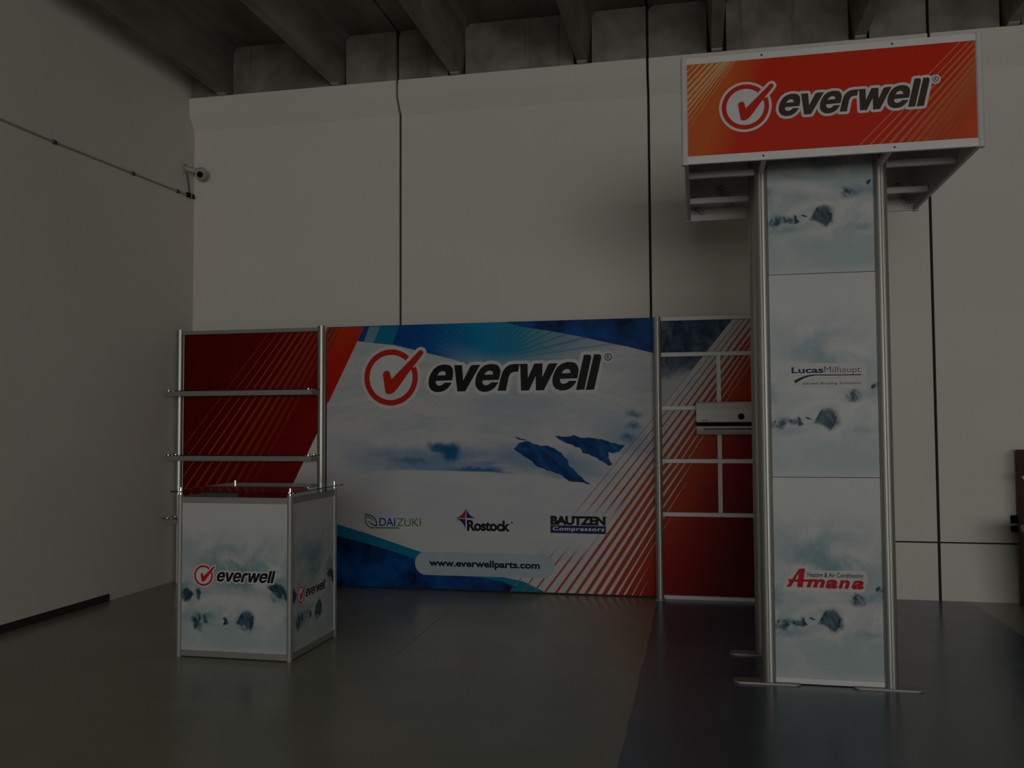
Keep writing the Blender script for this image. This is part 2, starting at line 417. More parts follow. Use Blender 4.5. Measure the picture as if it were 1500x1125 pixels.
def everwell(parent, put, x0, x1, z0, z1, letter_mat, red_mat, mirror=False):
    """put(layer) gives the plane function; x0,x1 = ring left edge and last letter right edge, z0,z1 = ring bottom and top"""
    sx = (x1-x0)/(REFX[1]-REFX[0]); sz = (z1-z0)/(REFZ[1]-REFZ[0])
    def T(p): return (x0+(p[0]-REFX[0])*sx, z0+(p[1]-REFZ[0])*sz)
    def mp(layer):
        g = put(layer)
        return lambda u, v: g(*T((u, v)))
    O = .029
    def halo(bm):
        f = mp(1)
        P = [circle(LC, LR+O, 48), circle(reg[0], .052)]+stroke_polys(check, O*2, True)
        for out, h in LETTERS: P += [out]+stroke_polys(out, O*2, True)
        union(bm, P, f)
    decal('logo_outline', M_white, parent, halo, 'white outline around the logo')
    def ring(bm):
        f = mp(2); n = 72; ro, ri = LR, LR*.80
        a0, a1 = math.radians(22), math.radians(47)          # the gap the tick passes through
        A = [a1+(2*math.pi-(a1-a0))*i/n for i in range(n+1)]
        for p, q in zip(A, A[1:]):
            poly(bm, [(LC[0]+ro*math.cos(p), LC[1]+ro*math.sin(p)), (LC[0]+ro*math.cos(q), LC[1]+ro*math.sin(q)), (LC[0]+ri*math.cos(q), LC[1]+ri*math.sin(q)), (LC[0]+ri*math.cos(p), LC[1]+ri*math.sin(p))], f)
    decal('ring_emblem', red_mat, parent, ring, 'red ring of the logo')
    decal('tick_emblem', red_mat, parent, lambda bm: poly(bm, check, mp(2)), 'red tick of the logo')
    def letters(bm):
        f = mp(2)
        for out, h in LETTERS: poly(bm, out, f, h)
        c = reg[0]; n = 24
        for i in range(n):
            p, q = 2*math.pi*i/n, 2*math.pi*(i+1)/n
            poly(bm, [(c[0]+r*math.cos(t), c[1]+r*math.sin(t)) for r, t in ((.033, p), (.033, q), (.025, q), (.025, p))], f)
        text(bm, 'R', c[0]-.012, c[1]-.016, c[0]+.014, c[1]+.016, f, bold=.02)
    decal('logo_lettering', letter_mat, parent, letters, 'bold slanted logo lettering')

# ------------------------------------------------------------------ graphic backdrop (stretched print)
BY = 7.80; bb = (-1.92, BY+.03, 0)
backdrop = root('graphic_backdrop', bb, 'wide printed backdrop with snowy mountains and a website address, between two metal posts', 'backdrop')
BR = (-3.409, -.384, .012, 2.41)          # x0 x1 z0 z1
def pxs(lst): return lst
pA, pA2, pM, pM2, pS, pH, pR_, pRb, pHa = [(-2.242,1.256),(-2.598,1.162),(-1.297,1.16),(-0.8968,1.287),(-1.924,1.066),(-2.21,1.145),(-0.5785,1.612),(-0.6402,1.375),(-1.577,1.621)]
sun = [(-1.85,2.053)][0]
xs_ = [p[0] for p in [(-3.415,2.276),(-2.768,2.229),(-2.175,2.078),(-1.825,1.991),(-1.327,2.031),(-0.901,2.095),(-0.3964,2.102)]]
zs_ = [p[1] for p in [(-3.415,2.302),(-2.768,2.229),(-2.175,2.078),(-1.826,1.942),(-1.328,1.952),(-0.9016,2.035),(-0.3964,2.102)]]
xr = [p[0] for p in [(-2.696,2.259),(-2.433,2.252),(-1.951,2.241),(-1.573,2.231),(-1.142,2.221),(-0.5422,2.206)]]
snow = [(-3.41,1.001),(-2.663,1.075),(-1.83,1.061),(-0.9357,0.977),(-0.3948,0.8175)]
def back_fn():
    x, y, z = objxyz(bb)
    X0, X1 = BR[0], BR[1]
    nx = (x-X0)/(X1-X0)
    xs, zs = smear(x, z, .22, 3.2); xf, zf = smear(x, z, .12, 9)
    cl = noise(combine(x*.7, 0, z*2.6), 2.2, 6, .6)
    c = mixc(sstep(cl, .40, .70)*.7, (.50, .50, .495), (.34, .385, .43))
    # smoky light blue haze behind the snow line
    c = mixc(blob(xs, zs, pH, 1.2, .17, 0, (1.2, .2))*sstep(cl, .25, .52)*.9, c, (.13, .24, .40))
    c = mixc(blob(xs, zs, pRb, .42, .20, -.5, (1.2, .2))*.55, c, (.15, .28, .42))
    for q_ in [(-0.5519,1.57),(-0.5625,1.47),(-0.6108,1.369)]: c = mixc(blob(xf, zf, q_, .075, .042, -.2, (1.3, .1))*.8, c, (.03, .13, .24))
    c = mixc(blob(xs, zs, pHa, .75, .22, 0, (1.2, .1))*.35, c, (.25, .35, .43))
    c = mixc(blob(xs, zs, pM, .70, .20, -.3, (1.2, .1))*sstep(cl, .22, .55)*.75, c, (.15, .25, .37))
    c = mixc(blob(xs, zs, pA2, .75, .12, -.1, (1.2, .1))*.6, c, (.17, .27, .39))
    c = mixc(blob(xf, zf, pA2, .22, .035, -.1, (1.2, .2))*.6, c, (.02, .13, .28))
    c = mixc(blob(xf, zf, pS, .30, .045, -.05, (1.2, .4))*.85, c, (.0, .10, .25))
    c = mixc(blob(xs, zs, (pA[0]-.06, pA[1]+.03), .13, .06, -.2, (1.2, .4))*.95, c, (.0, .105, .24))
    c = mixc(blob(xs, zs, (pA[0]+.04, pA[1]-.02), .11, .10, .3, (1.2, .45))*.95, c, (.0, .095, .22))
    # snowy valley floor below a crisp crest
    crest = ramp(nx, [((p[0]-X0)/(X1-X0), (p[1]/4,)*3) for p in snow])
    valley = sstep(z-crest*4, .012, -.004)
    low = mixc(sstep(noise(combine(x*.6, 9, z*2), 2.4, 4), .35, .75)*.6, (.50, .50, .505), (.40, .425, .47))
    c = mixc(valley, c, low)
    # sun rays behind the logo
    edge = ramp(nx, [((a-X0)/(X1-X0), (b/4,)*3) for a, b in zip(xs_, zs_)])
    m = sstep(z-edge*4, -.004, .008)
    soft = sstep(x, xr[1], xr[3]); msoft = sstep(z-edge*4, -.05, .22)
    m = E.math('MINIMUM', m, 1.0-soft*(1.0-msoft))
    col = ramp(nx, [((a-X0)/(X1-X0), k) for a, k in zip(xr, [(.0, .055, .27), (.0, .075, .30), (.0, .20, .40), (.02, .22, .36), (.19, .30, .36), (.42, .45, .47)])])
    ang = E.math('ARCTAN2', z-sun[1], x-sun[0])
    w = E.math('SINE', ang*64)
    ray = sstep(w, .55, 1.0)*sstep(E.math('ABSOLUTE', ang-1.57), .22, .55)*.65
    col = mixc(ray, col, mixc(.65, col, (.0, .055, .12)))
    c = mixc(m, c, col)
    w2 = sstep(E.math('SINE', ang*90), .2, 1)*sstep(z, sun[1]-.1, sun[1]-.25)*sstep(z, sun[1]-.75, sun[1]-.3)*.18
    return mixc(w2, c, (.27, .31, .35))
M_back = material('mountain_print', rough=.55, fn=back_fn)
bm = B(BR[0], BR[1], BY, BY+.05, BR[2], BR[3], bev=.004)
panel = link('fabric_panel', bm, M_back, backdrop)
def LY(n): return on_y(BY-.0007*n)
def rugged(pts, amp, depth=3, seed=1):
    rnd = random.Random(seed)
    for _ in range(depth):
        o = []
        for i in range(len(pts)):
            a, b = Vector(pts[i]), Vector(pts[(i+1) % len(pts)]); d = b-a; n_ = Vector((-d.y, d.x)); m = (a+b)/2+n_*rnd.uniform(-amp, amp)
            o += [tuple(a), tuple(m)]
        pts = o
    return pts
def mount_fn():
    x, y, z = objxyz(bb); n_ = noise(combine(x*1.4+z*1.2, 0, z*.8), 7, 6, .65); n2 = noise(combine(x+z, 3, z), 26, 4, .7)
    c = ramp(n_, [(.36, (.0, .02, .10)), (.5, (.0, .045, .17)), (.68, (.01, .11, .26))])
    return mixc(sstep(n2, .64, .72)*.7, c, (.24, .31, .38))
M_mt = material('mountain_face_print', rough=.55, fn=mount_fn)  # dark blue ink of the printed mountain faces
for i, shp in enumerate(([(-1.625,1.272),(-1.583,1.317),(-1.507,1.341),(-1.394,1.301),(-1.312,1.297),(-1.191,1.237),(-1.135,1.167),(-1.127,1.117),(-1.051,1.048),(-0.9418,0.963),(-1.092,0.9816),(-1.192,1.037),(-1.314,1.076),(-1.456,1.156),(-1.559,1.222)],
        [(-1.25,1.381),(-1.088,1.394),(-0.928,1.368),(-0.8086,1.348),(-0.7296,1.324),(-0.6351,1.306),(-0.675,1.261),(-0.7265,1.237),(-0.7859,1.245),(-0.7785,1.188),(-0.7474,1.138),(-0.7812,1.122),(-0.8502,1.168),(-0.9295,1.207),(-1.009,1.233),(-1.029,1.277),(-1.099,1.307),(-1.19,1.341)],
        [(-1.628,1.378),(-1.574,1.369),(-1.507,1.345),(-1.558,1.353)])):
    decal('mountain_face', M_mt, panel, lambda bm: poly(bm, rugged(shp, .10, 3, i+3), LY(1)), 'dark blue mountain face')
# red corner at the upper left
rc = [(-3.47,2.405),(-3.039,2.401),(-3.385,1.713),(-3.467,1.637)]
M_rc = material('red_corner_print', rough=.5, fn=red_fade(bb, [(-3.388,2.404)][0], [(-3.162,1.888)][0], (.45, .04, .0), (.46, .012, .0), (.46, .004, .0)))
decal('printed_corner', M_rc, panel, lambda bm: cpoly(bm, rc, LY(1), BR), 'red printed corner')
def thin_lines(bm):
    for a, b, w in ((0, 0, 0), ):
        pass
    for (p, q, w) in (([(-3.356,2.41),(-3.403,2.345)], 0, .008), ([(-3.32,2.409),(-3.402,2.263)], 0, .006), ([(-3.27,2.408),(-3.402,2.175)], 0, .004)):
        pts = [p[0], p[1]]; d = Vector((pts[1][0]-pts[0][0], pts[1][1]-pts[0][1])); n_ = Vector((-d.y, d.x)).normalized()*w
        cpoly(bm, [tuple(Vector(pts[0])+n_), tuple(Vector(pts[1])+n_), tuple(Vector(pts[1])-n_), tuple(Vector(pts[0])-n_)], LY(2), BR)
decal('printed_line', M_char, panel, thin_lines, 'dark thin printed lines')
decal('pale_band', M_pale, panel, lambda bm: cpoly(bm, [(-2.988,2.403),(-2.881,2.401),(-2.948,2.249),(-3.042,2.264)], LY(1), BR))
decal('teal_band', M_teal, panel, lambda bm: cpoly(bm, [(-2.881,2.401),(-2.696,2.404),(-2.765,2.226),(-2.948,2.249)], LY(1), BR))
def blue_fn2():
    x, y, z = objxyz(bb); xs, zs = smear(x, z, .3, 3)
    n_ = noise(combine(xs, 0, zs), 3.2, 5, .6)
    return ramp(n_, [(.36, (.0, .005, .022)), (.5, (.0, .04, .17)), (.70, (.0, .085, .32))])
M_bl = material('deep_blue_print', rough=.5, fn=blue_fn2)
decal('blue_corner', M_bl, panel, lambda bm: cpoly(bm, [(-1.729,2.42),(-0.2755,2.425),(-0.2801,2.07),(-0.3929,2.102),(-0.6019,2.16),(-0.78,2.2),(-1.05,2.267),(-1.325,2.323),(-1.542,2.359)], LY(1), BR), 'deep blue printed corner')
decal('teal_sweep', M_teal, panel, lambda bm: cpoly(bm, [(-3.463,0.6209),(-3.34,0.5851),(-2.992,0.4914),(-2.728,0.41),(-2.481,0.3355),(-2.212,0.2383),(-1.834,0.1519),(-1.555,0.1062),(-1.342,0.01161),(-1.343,-0.0894),(-3.459,-0.1653)], LY(1), BR), 'teal printed sweep')
decal('blue_sweep', M_bl, panel, lambda bm: cpoly(bm, [(-3.462,0.5073),(-3.34,0.4782),(-2.992,0.3979),(-2.728,0.3296),(-2.553,0.2784),(-2.52,0.181),(-2.212,0.1408),(-1.928,0.125),(-1.741,0.09448),(-1.605,0.04476),(-1.704,-0.0004288),(-1.773,-0.1348),(-3.459,-0.1653)], LY(2), BR), 'blue printed sweep')
FADE = lambda: None
# fan of slanted stripes, shared with the grid display to the right
FAN = [
    ([(-1.786,-0.1353),(-0.3799,1.55),(0.06636,2.103),(0.3442,2.447)], [1.5, 0.91, 0.7, 0.64]),
    ([(-1.672,-0.1311),(-0.381,1.463),(0.1251,2.102),(0.3977,2.446)], [2.2, 1.58, 1.3, 1.2]),
    ([(-1.561,-0.1271),(-0.3821,1.377),(0.1751,2.101),(0.4398,2.444)], [2.9, 2.31, 2.0, 1.84]),
    ([(-1.458,-0.1233),(-0.3832,1.281),(0.2296,2.099),(0.4869,2.443)], [3.5, 3.32, 3.2, 2.94]),
    ([(-1.352,-0.1194),(-0.3844,1.191),(0.2878,2.098),(0.5416,2.441)], [4, 4.23, 4.4, 4.05]),
    ([(-1.255,-0.1159),(-0.3855,1.1),(-0.3088,1.193),(0.3413,2.097),(0.5878,2.44)], [4.4, 5.41, 5.5, 5.1, 4.69]),
    ([(-1.16,-0.1124),(-0.3866,1.014),(-0.24,1.194),(0.3829,2.096),(0.6195,2.439)], [4.9, 6.34, 6.6, 5.6, 5.15]),
    ([(-1.07,-0.1091),(-0.3878,0.9194),(-0.1794,1.194),(0.4283,2.095),(0.6589,2.437)], [5.4, 6.63, 7.0, 6.2, 5.7]),
    ([(-0.9871,-0.1061),(-0.3889,0.8246),(-0.1219,1.194),(0.4731,2.094),(0.6993,2.436)], [6.2, 7.1, 7.5, 6.8, 6.26]),
    ([(-0.9055,-0.1031),(-0.3903,0.7123),(-0.06689,1.194),(0.5177,2.093),(0.7402,2.435)], [6.6, 7.55, 8.2, 7.2, 6.62]),
    ([(-0.8267,-0.1002),(-0.3916,0.6072),(-0.01374,1.194),(0.5567,2.092),(0.7738,2.434)], [6.8, 7.76, 8.7, 7.6, 6.99]),
    ([(-0.7564,-0.0976),(-0.3929,0.5081),(0.03584,1.194),(0.5956,2.091),(0.8085,2.433)], [7.2, 8.04, 9.2, 8, 7.36]),
    ([(-0.6846,-0.09498),(-0.3941,0.4091),(0.08132,1.194),(0.6289,2.091),(0.837,2.432)], [8.5, 9.0, 10, 8.5, 7.82]),
    ([(-0.6137,-0.09238),(-0.3953,0.3101),(0.1267,1.194),(0.6621,2.09),(0.8661,2.431)], [9.5, 9.63, 10, 9, 8.28]),
    ([(-0.5425,-0.08977),(-0.3967,0.1997),(0.1719,1.195),(0.6952,2.089),(0.8946,2.43)], [10, 10.0, 10, 9, 8.28]),
]
FAN_SOLID = [(-0.5221,-0.08902),(-0.4686,0.01159),(-0.4271,0.08262),(0.1776,1.195),(0.7007,2.089),(0.8995,2.43)]
FAN_X = [[(-1.698,-0.0002229)][0][0], [(-1.181,0.01696)][0][0], [(-0.4334,0.04179)][0][0]]; FAN_T = [[(0.06637,2.104)][0][0], 0, [(0.7283,2.089)][0][0]]
FZ, FT = [p[1] for p in [(-1.04,0.02163),(0.1519,2.102)]]
def fan(bm, rect, f):
    P = []
    for pts, ws in FAN:
        for (p, q, w, v) in zip(pts, pts[1:], ws, ws[1:]):
            w, v = w*.0061/2, v*.0061/2
            c = clip_rect([(p[0]-w, p[1]), (p[0]+w, p[1]), (q[0]+v, q[1]), (q[0]-v, q[1])], *rect)
            if c: P.append(c)
    for p, q in zip(FAN_SOLID, FAN_SOLID[1:]):
        c = clip_rect([p, (3, p[1]), (3, q[1]), q], *rect)
        if c: P.append(c)
    union(bm, P, f)
def stripe_fn(base, fade=None):
    def fn():
        x, y, z = objxyz(base); t = (z-FZ)/(FT-FZ)
        d0 = FAN_T[0]-FAN_X[0]; k_ = (d0-(FAN_T[2]-FAN_X[2]))/(FAN_X[2]-FAN_X[0])
        b = (x-t*(d0+k_*FAN_X[0]))/(1.0-t*k_)             # where the stripe through this point meets the bottom edge
        f_ = (b-FAN_X[0])/(FAN_X[2]+.55-FAN_X[0])
        col = ramp(f_, [(0, (.36, .07, .025)), (.35, (.40, .05, .006)), (.58, (.35, .028, .003)), (.70, (.25, .008, .001)), (.82, (.20, .0, .001)), (1, (.10, .0, .001))])
        if not fade: return col
        k = sstep(b, FAN_X[1]-.05, FAN_X[1]-.07)*sstep(E.math('ABSOLUTE', z-fade), .30, .08)
        return mixc(k, col, (.48, .485, .49))
    return fn
cz = [(-1.037,0.4295),(-1.034,0.6727)]
M_str = material('orange_stripe_print', rough=.5, fn=stripe_fn(bb, (cz[0][1]+cz[1][1])/2))
decal('printed_stripes', M_str, panel, lambda bm: fan(bm, BR, LY(3)), 'fan of orange stripes')
pill = [(-2.546,0.2294),(-1.261,0.2518),(-2.436,0.3427),(-2.437,0.1343)]
def pill_b(bm):
    r = (pill[2][1]-pill[3][1])/2; zc = (pill[2][1]+pill[3][1])/2; x0, x1 = pill[0][0]+r, pill[1][0]-r
    poly(bm, [(x0+r*math.cos(a), zc+r*math.sin(a)) for a in [math.pi/2+math.pi*i/14 for i in range(15)]]+[(x1+r*math.cos(a), zc+r*math.sin(a)) for a in [-math.pi/2+math.pi*i/14 for i in range(15)]], LY(4))
decal('address_plate', M_pill, panel, pill_b, 'pale rounded plate behind the website address')
q = [(-2.413,0.2636),(-1.395,0.2148),(-2.413,0.2164),(-1.823,0.1961),(-1.822,0.2772)]
decal('website_lettering', M_black, panel, lambda bm: text(bm, 'www.everwellparts.com', q[0][0], q[3][1], q[1][0], q[4][1], LY(5), bold=.04), 'black website address')
everwell(panel, lambda n: LY(3+n), REFX[0], REFX[1], REFZ[0], REFZ[1], M_black, M_red)
# three maker logos
g = [(-2.889,0.5656),(-2.734,0.6403),(-2.721,0.5662),(-2.491,0.6393),(-2.476,0.6273),(-2.46,0.6374)]
decal('navy_lettering', M_dblue, panel, lambda bm: text(bm, 'DAI', g[0][0], g[0][1], g[1][0], g[1][1], LY(2), bold=.014), 'blue letters DAI')
decal('green_lettering', M_green, panel, lambda bm: text(bm, 'ZUKI', g[2][0], g[2][1], g[3][0], g[3][1], LY(2), bold=.004), 'green letters ZUKI')
decal('trademark', M_grey, panel, lambda bm: text(bm, 'TM', g[4][0], g[4][1], g[5][0], g[5][1], LY(2)))
a = [(-3.031,0.668),(-2.971,0.6714),(-2.913,0.6399),(-2.913,0.5676),(-2.913,0.5676),(-2.95,0.5695),(-2.987,0.5938),(-3,0.6185)]
def leaf_blue(bm):
    taper(bm, bez(a[0], a[1], a[2], a[3], 14), [.012]*15, LY(2)); taper(bm, bez(a[4], a[5], a[6], a[7], 12), [.012]*8+[.009, .007, .005, .003, .002], LY(2))
decal('leaf_emblem', M_dblue, panel, leaf_blue, 'blue half of the leaf emblem')
b_ = [(-2.939,0.6046),(-2.961,0.6366),(-2.992,0.6486),(-3.027,0.6506),(-3.027,0.6506),(-3.029,0.588),(-2.998,0.5486),(-2.955,0.5484),(-2.955,0.5484),(-2.86,0.5502),(-2.781,0.5497),(-2.694,0.5503)]
def leaf_green(bm):
    taper(bm, bez(*b_[0:4], 12), [.002, .004, .006, .008, .010, .012]+[.012]*7, LY(2)); taper(bm, bez(*b_[4:8], 14), [.012]*15, LY(2)); taper(bm, bez(*b_[8:12], 6), [.012]*7, LY(2))
decal('leaf_emblem', M_green, panel, leaf_green, 'green half of the leaf emblem')
s = [(-2.067,0.7574),(-2.072,0.6499),(-2.179,0.6471),(-2.065,0.651),(-1.959,0.6507),(-2.071,0.6426),(-2.073,0.5401),(-2.178,0.6433)]
def quarter(p, q, c): return [p]+bez(p, (p[0]*.42+c[0]*.58, p[1]*.5+c[1]*.5), (q[0]*.5+c[0]*.5, q[1]*.42+c[1]*.58), q, 10)[1:]+[c]
decal('star_emblem', M_amana, panel, lambda bm: poly(bm, quarter(s[0], s[2], s[1]), LY(2)), 'red quarter of the star emblem')
def star_n(bm):
    poly(bm, quarter((s[0][0]+.004, s[0][1]-.01), s[4], s[3]), LY(2)); poly(bm, quarter(s[6], s[7], s[5]), LY(2))
decal('star_emblem', M_navy, panel, star_n, 'navy quarters of the star emblem')
t_ = [(-2.059,0.5404),(-1.66,0.6349),(-1.646,0.6172)]
decal('black_lettering', M_black, panel, lambda bm: (text(bm, 'Rostock', t_[0][0], t_[0][1]-.004, t_[1][0], t_[1][1], LY(2), bold=.045, spacing=.95), disc(bm, t_[2], .008, LY(2), 12)), 'black letters Rostock')
h = [(-1.299,0.6044),(-0.8125,0.6846),(-1.299,0.5343),(-0.8111,0.6015),(-1.278,0.5464),(-0.8251,0.5897),(-0.8046,0.6651),(-0.7894,0.6792)]
decal('black_lettering', M_black, panel, lambda bm: (text(bm, 'BAUTZEN', h[0][0], h[0][1], h[1][0], h[1][1], LY(4), bold=.06, spacing=.93), text(bm, 'TM', h[6][0], h[6][1], h[7][0], h[7][1], LY(4))), 'black letters BAUTZEN')
decal('navy_plate', M_navy, panel, lambda bm: poly(bm, [(h[2][0], h[2][1]), (h[3][0], h[2][1]-.003), (h[3][0], h[3][1]), (h[2][0], h[3][1])], LY(4)), 'navy plate under the letters')
decal('white_lettering', M_pale if 0 else M_offw, panel, lambda bm: text(bm, 'Compressors', h[4][0], h[4][1], h[5][0], h[5][1], LY(5), bold=.02, spacing=1.1), 'white letters Compressors')

# ------------------------------------------------------------------ ice rocks printed on counter and tower panels
def rock_fn(dark, pale):
    def fn():
        x, y, z = objxyz(); v = combine(x*1.5+y*1.5+z*.7, 0, z*.6)
        return ramp(noise(v, 22, 6, .7), [(.36, dark), (.64, pale)])
    return fn
M_rk = material('ice_rock_print', rough=.4, fn=rock_fn((.010, .040, .070), (.10, .17, .215)))
M_rd = material('dark_ice_rock_print', rough=.4, fn=rock_fn((.006, .024, .042), (.04, .085, .12)))
for m_ in (M_rk, M_rd):                        # ink thins out to bare paper at the edge of each shape
    nt_ = m_.node_tree; at = nt_.nodes.new('ShaderNodeAttribute'); at.attribute_name = 'fade'
    tr = nt_.nodes.new('ShaderNodeBsdfTransparent'); mx = nt_.nodes.new('ShaderNodeMixShader')
    nt_.links.new(at.outputs['Fac'], mx.inputs[0]); nt_.links.new(tr.outputs[0], mx.inputs[1])
    nt_.links.new(nt_.nodes['Principled BSDF'].outputs[0], mx.inputs[2]); nt_.links.new(mx.outputs[0], nt_.nodes['Material Output'].inputs[0])
def soft_poly(bm, pts, f, inner=.62, outer=1.22):
    lay = bm.verts.layers.float.new('fade'); n = len(pts)
    cx, cz = sum(p[0] for p in pts)/n, sum(p[1] for p in pts)/n
    rings = []
    for k, a in ((inner, .95), (outer, 0.0)):
        r = []
        for u, v in pts:
            w = bm.verts.new(f(cx+(u-cx)*k, cz+(v-cz)*k)); w[lay] = a; r.append(w)
        rings.append(r)
    for i in range(n):
        bm.faces.new((rings[0][i], rings[0][(i+1) % n], rings[1][(i+1) % n], rings[1][i]))
    loops = [[Vector((cx+(u-cx)*inner, cz+(v-cz)*inner, 0)) for u, v in pts]]
    for t in tessellate_polygon(loops):
        try: bm.faces.new([rings[0][i] for i in t])
        except ValueError: pass
def rocks(parent, f, shapes, T):
    for i, (kind, pts) in enumerate(shapes):
        m = {'rock': M_rk, 'dark': M_rd}[kind]; g = f({'rock': 1.3, 'dark': 1.6}[kind]-.9)
        decal('ice_rock', m, parent, lambda bm: soft_poly(bm, [T(p) for p in rugged(pts, .16, 2, i+11)], g))
TOWER_ROCKS = [('rock', [(0.6468,1.495),(0.6647,1.521),(0.6777,1.55),(0.6954,1.565),(0.7204,1.573),(0.7401,1.567),(0.752,1.544),(0.7591,1.528),(0.7664,1.523),(0.761,1.502),(0.7532,1.484),(0.7429,1.463),(0.7303,1.45),(0.7182,1.464),(0.6962,1.479),(0.6765,1.487),(0.6566,1.49)]),
    ('dark', [(0.652,1.508),(0.6685,1.534),(0.6804,1.558),(0.6979,1.565),(0.6849,1.537),(0.667,1.51)]), ('dark', [(0.7591,1.53),(0.7673,1.524),(0.7506,1.479),(0.7328,1.453),(0.7408,1.479)]),
    ('dark', [(0.5524,1.527),(0.5684,1.525),(0.5719,1.501),(0.5867,1.485),(0.5554,1.474),(0.5578,1.496)]), ('dark', [(0.5944,1.525),(0.6174,1.522),(0.6332,1.515),(0.6147,1.511),(0.6023,1.517)]), ('dark', [(0.3986,1.547),(0.4073,1.549),(0.4102,1.539),(0.4027,1.518),(0.398,1.512)]),
    ('rock', [(0.4178,1.481),(0.4207,1.502),(0.4335,1.51),(0.4307,1.494)]), ('rock', [(0.4459,1.496),(0.4588,1.507),(0.4738,1.501),(0.4585,1.492)]),
    ('dark', [(0.9574,1.702),(0.9761,1.714),(0.9819,1.71),(0.9816,1.697),(0.9647,1.68),(0.959,1.688)]), ]
COUNTER_ROCKS = [('rock', [(-2.927,0.2241),(-2.911,0.2652),(-2.882,0.2951),(-2.828,0.3029),(-2.808,0.2749),(-2.815,0.2171),(-2.834,0.1888),(-2.872,0.2125),(-2.904,0.2181)]), ('dark', [(-2.922,0.2301),(-2.904,0.2712),(-2.882,0.2928),(-2.891,0.2578),(-2.908,0.2272)]), ('dark', [(-2.82,0.2744),(-2.808,0.2726),(-2.815,0.2194),(-2.832,0.1911),(-2.828,0.2339)]),
    ('dark', [(-3.026,0.2607),(-3.004,0.265),(-2.983,0.2242),(-3.019,0.2088),(-3.013,0.2346)]), ('rock', [(-3.232,0.1745),(-3.213,0.2242),(-3.19,0.266),(-3.177,0.2467),(-3.197,0.2016)]), ('rock', [(-3.163,0.2204),(-3.161,0.2729),(-3.143,0.2852),(-3.125,0.2185)]),
    ('dark', [(-3.303,0.4258),(-3.281,0.4499),(-3.262,0.4212),(-3.233,0.4081),(-3.251,0.3747),(-3.298,0.359)]), ('rock', [(-3.215,0.4345),(-3.2,0.4443),(-3.176,0.4147),(-3.191,0.3628),(-3.207,0.3763)]), ('dark', [(-2.716,0.4622),(-2.653,0.4894),(-2.597,0.466),(-2.585,0.4343),(-2.621,0.4079),(-2.64,0.4325),(-2.691,0.44)]), ('dark', [(-2.597,0.4202),(-2.583,0.4253),(-2.58,0.3796),(-2.593,0.3906)]), ]
# ------------------------------------------------------------------ shelf stand on the left
sb = (-4.18, 7.76, 0)
stand = root('shelf_stand', sb, 'aluminium shelf stand with dark red striped back panel in the corner by the left wall', 'shelf stand')
for x in (-4.908, -3.447): link('post', slot_post(bmesh.new(), x, 7.765, 0, 2.42, .036), M_alu, stand, smooth=True)
SR = (-4.875, -3.482, .04, 2.375); SY = 7.785
M_sp = material('dark_red_print', rough=.4, fn=red_fade(sb, (-4.7, 1.9), (-3.55, 1.5), (.10, .0, .001), (.13, .0, .001), (.19, .001, .001)))
sp = link('back_panel', B(SR[0], SR[1], SY, SY+.02, SR[2], SR[3]), M_sp, stand)
def SLY(n): return on_y(SY-.0008*n)
tops = [700, 752, 798, 838, 876, 916, 950, 985, 1018, 1050, 1080]
st_top = [(-3.996,2.36),(-3.905,2.357),(-3.825,2.355),(-3.756,2.354),(-3.69,2.352),(-3.621,2.35),(-3.563,2.349),(-3.503,2.347),(-3.447,2.345),(-3.392,2.344),(-3.341,2.343)]
st_bot = [(-4.918,1.235),(-4.805,1.235),(-4.697,1.235),(-4.598,1.235),(-4.503,1.235),(-4.411,1.235),(-4.319,1.235),(-4.228,1.236),(-4.142,1.236),(-4.058,1.236),(-3.978,1.236)]
st_w = [.005, .008, .012, .017, .022, .026, .029, .031, .031, .030, .028]
def left_stripes(bm):
    P = []
    for (a, b, w) in zip(st_top, st_bot, st_w):
        d = Vector((b[0]-a[0], b[1]-a[1])); p0 = Vector(a)-d*.2; p1 = Vector(a)+d*2.2
        c = clip_rect([(p0.x-w/2, p0.y), (p0.x+w/2, p0.y), (p1.x+w*.65, p1.y), (p1.x-w*.65, p1.y)], *SR)
        if c: P.append(c)
    union(bm, P, SLY(1))
M_ls = material('orange_line_print', rough=.4, fn=red_fade(sb, (-4.45, 1.9), (-3.75, 1.35), (.34, .075, .022), (.26, .035, .006), (.18, .003, .002)))
decal('printed_stripes', M_ls, sp, left_stripes, 'slanted orange stripes')
cl = [(-3.49,1.427),(-3.736,0.942)]
def corner_left(bm):
    a, b = Vector(cl[0]), Vector(cl[1]); d = b-a; p0 = a-d*.6; p1 = a+d*3
    cpoly(bm, [tuple(p0), tuple(p1), (-3.0, p1.y), (-3.0, p0.y)], SLY(2), SR)
decal('printed_corner', M_offw, sp, corner_left, 'pale printed corner')
link('rail', B(SR[0]-.01, SR[1]+.01, 7.755, 7.80, 2.37, 2.405, bev=.003), M_rail, stand)
link('rail', B(SR[0]-.01, SR[1]+.01, 7.755, 7.80, .005, .042, bev=.003), M_rail, stand)
for z in (1.792, 1.187, .597):
    sh = link('shelf', B(-4.945, -3.44, 7.55, 7.735, z+.027, z+.033, bev=.001), M_glass, stand, 'glass shelf board')
    link('front_bar', B(-4.925, -3.45, 7.545, 7.572, z-.022, z+.024, bev=.003), M_rail, sh)
    for x in (-4.925, -3.475): link('side_bar', B(x, x+.025, 7.572, 7.74, z-.022, z+.024, bev=.003), M_rail, sh)
    for x in (-4.905, -3.49):
        for y in (7.58, 7.70): link('shelf_stud', tube(bmesh.new(), (x, y, z+.02), (x, y, z+.037), .009, 12), M_chrome, sh, smooth=True)

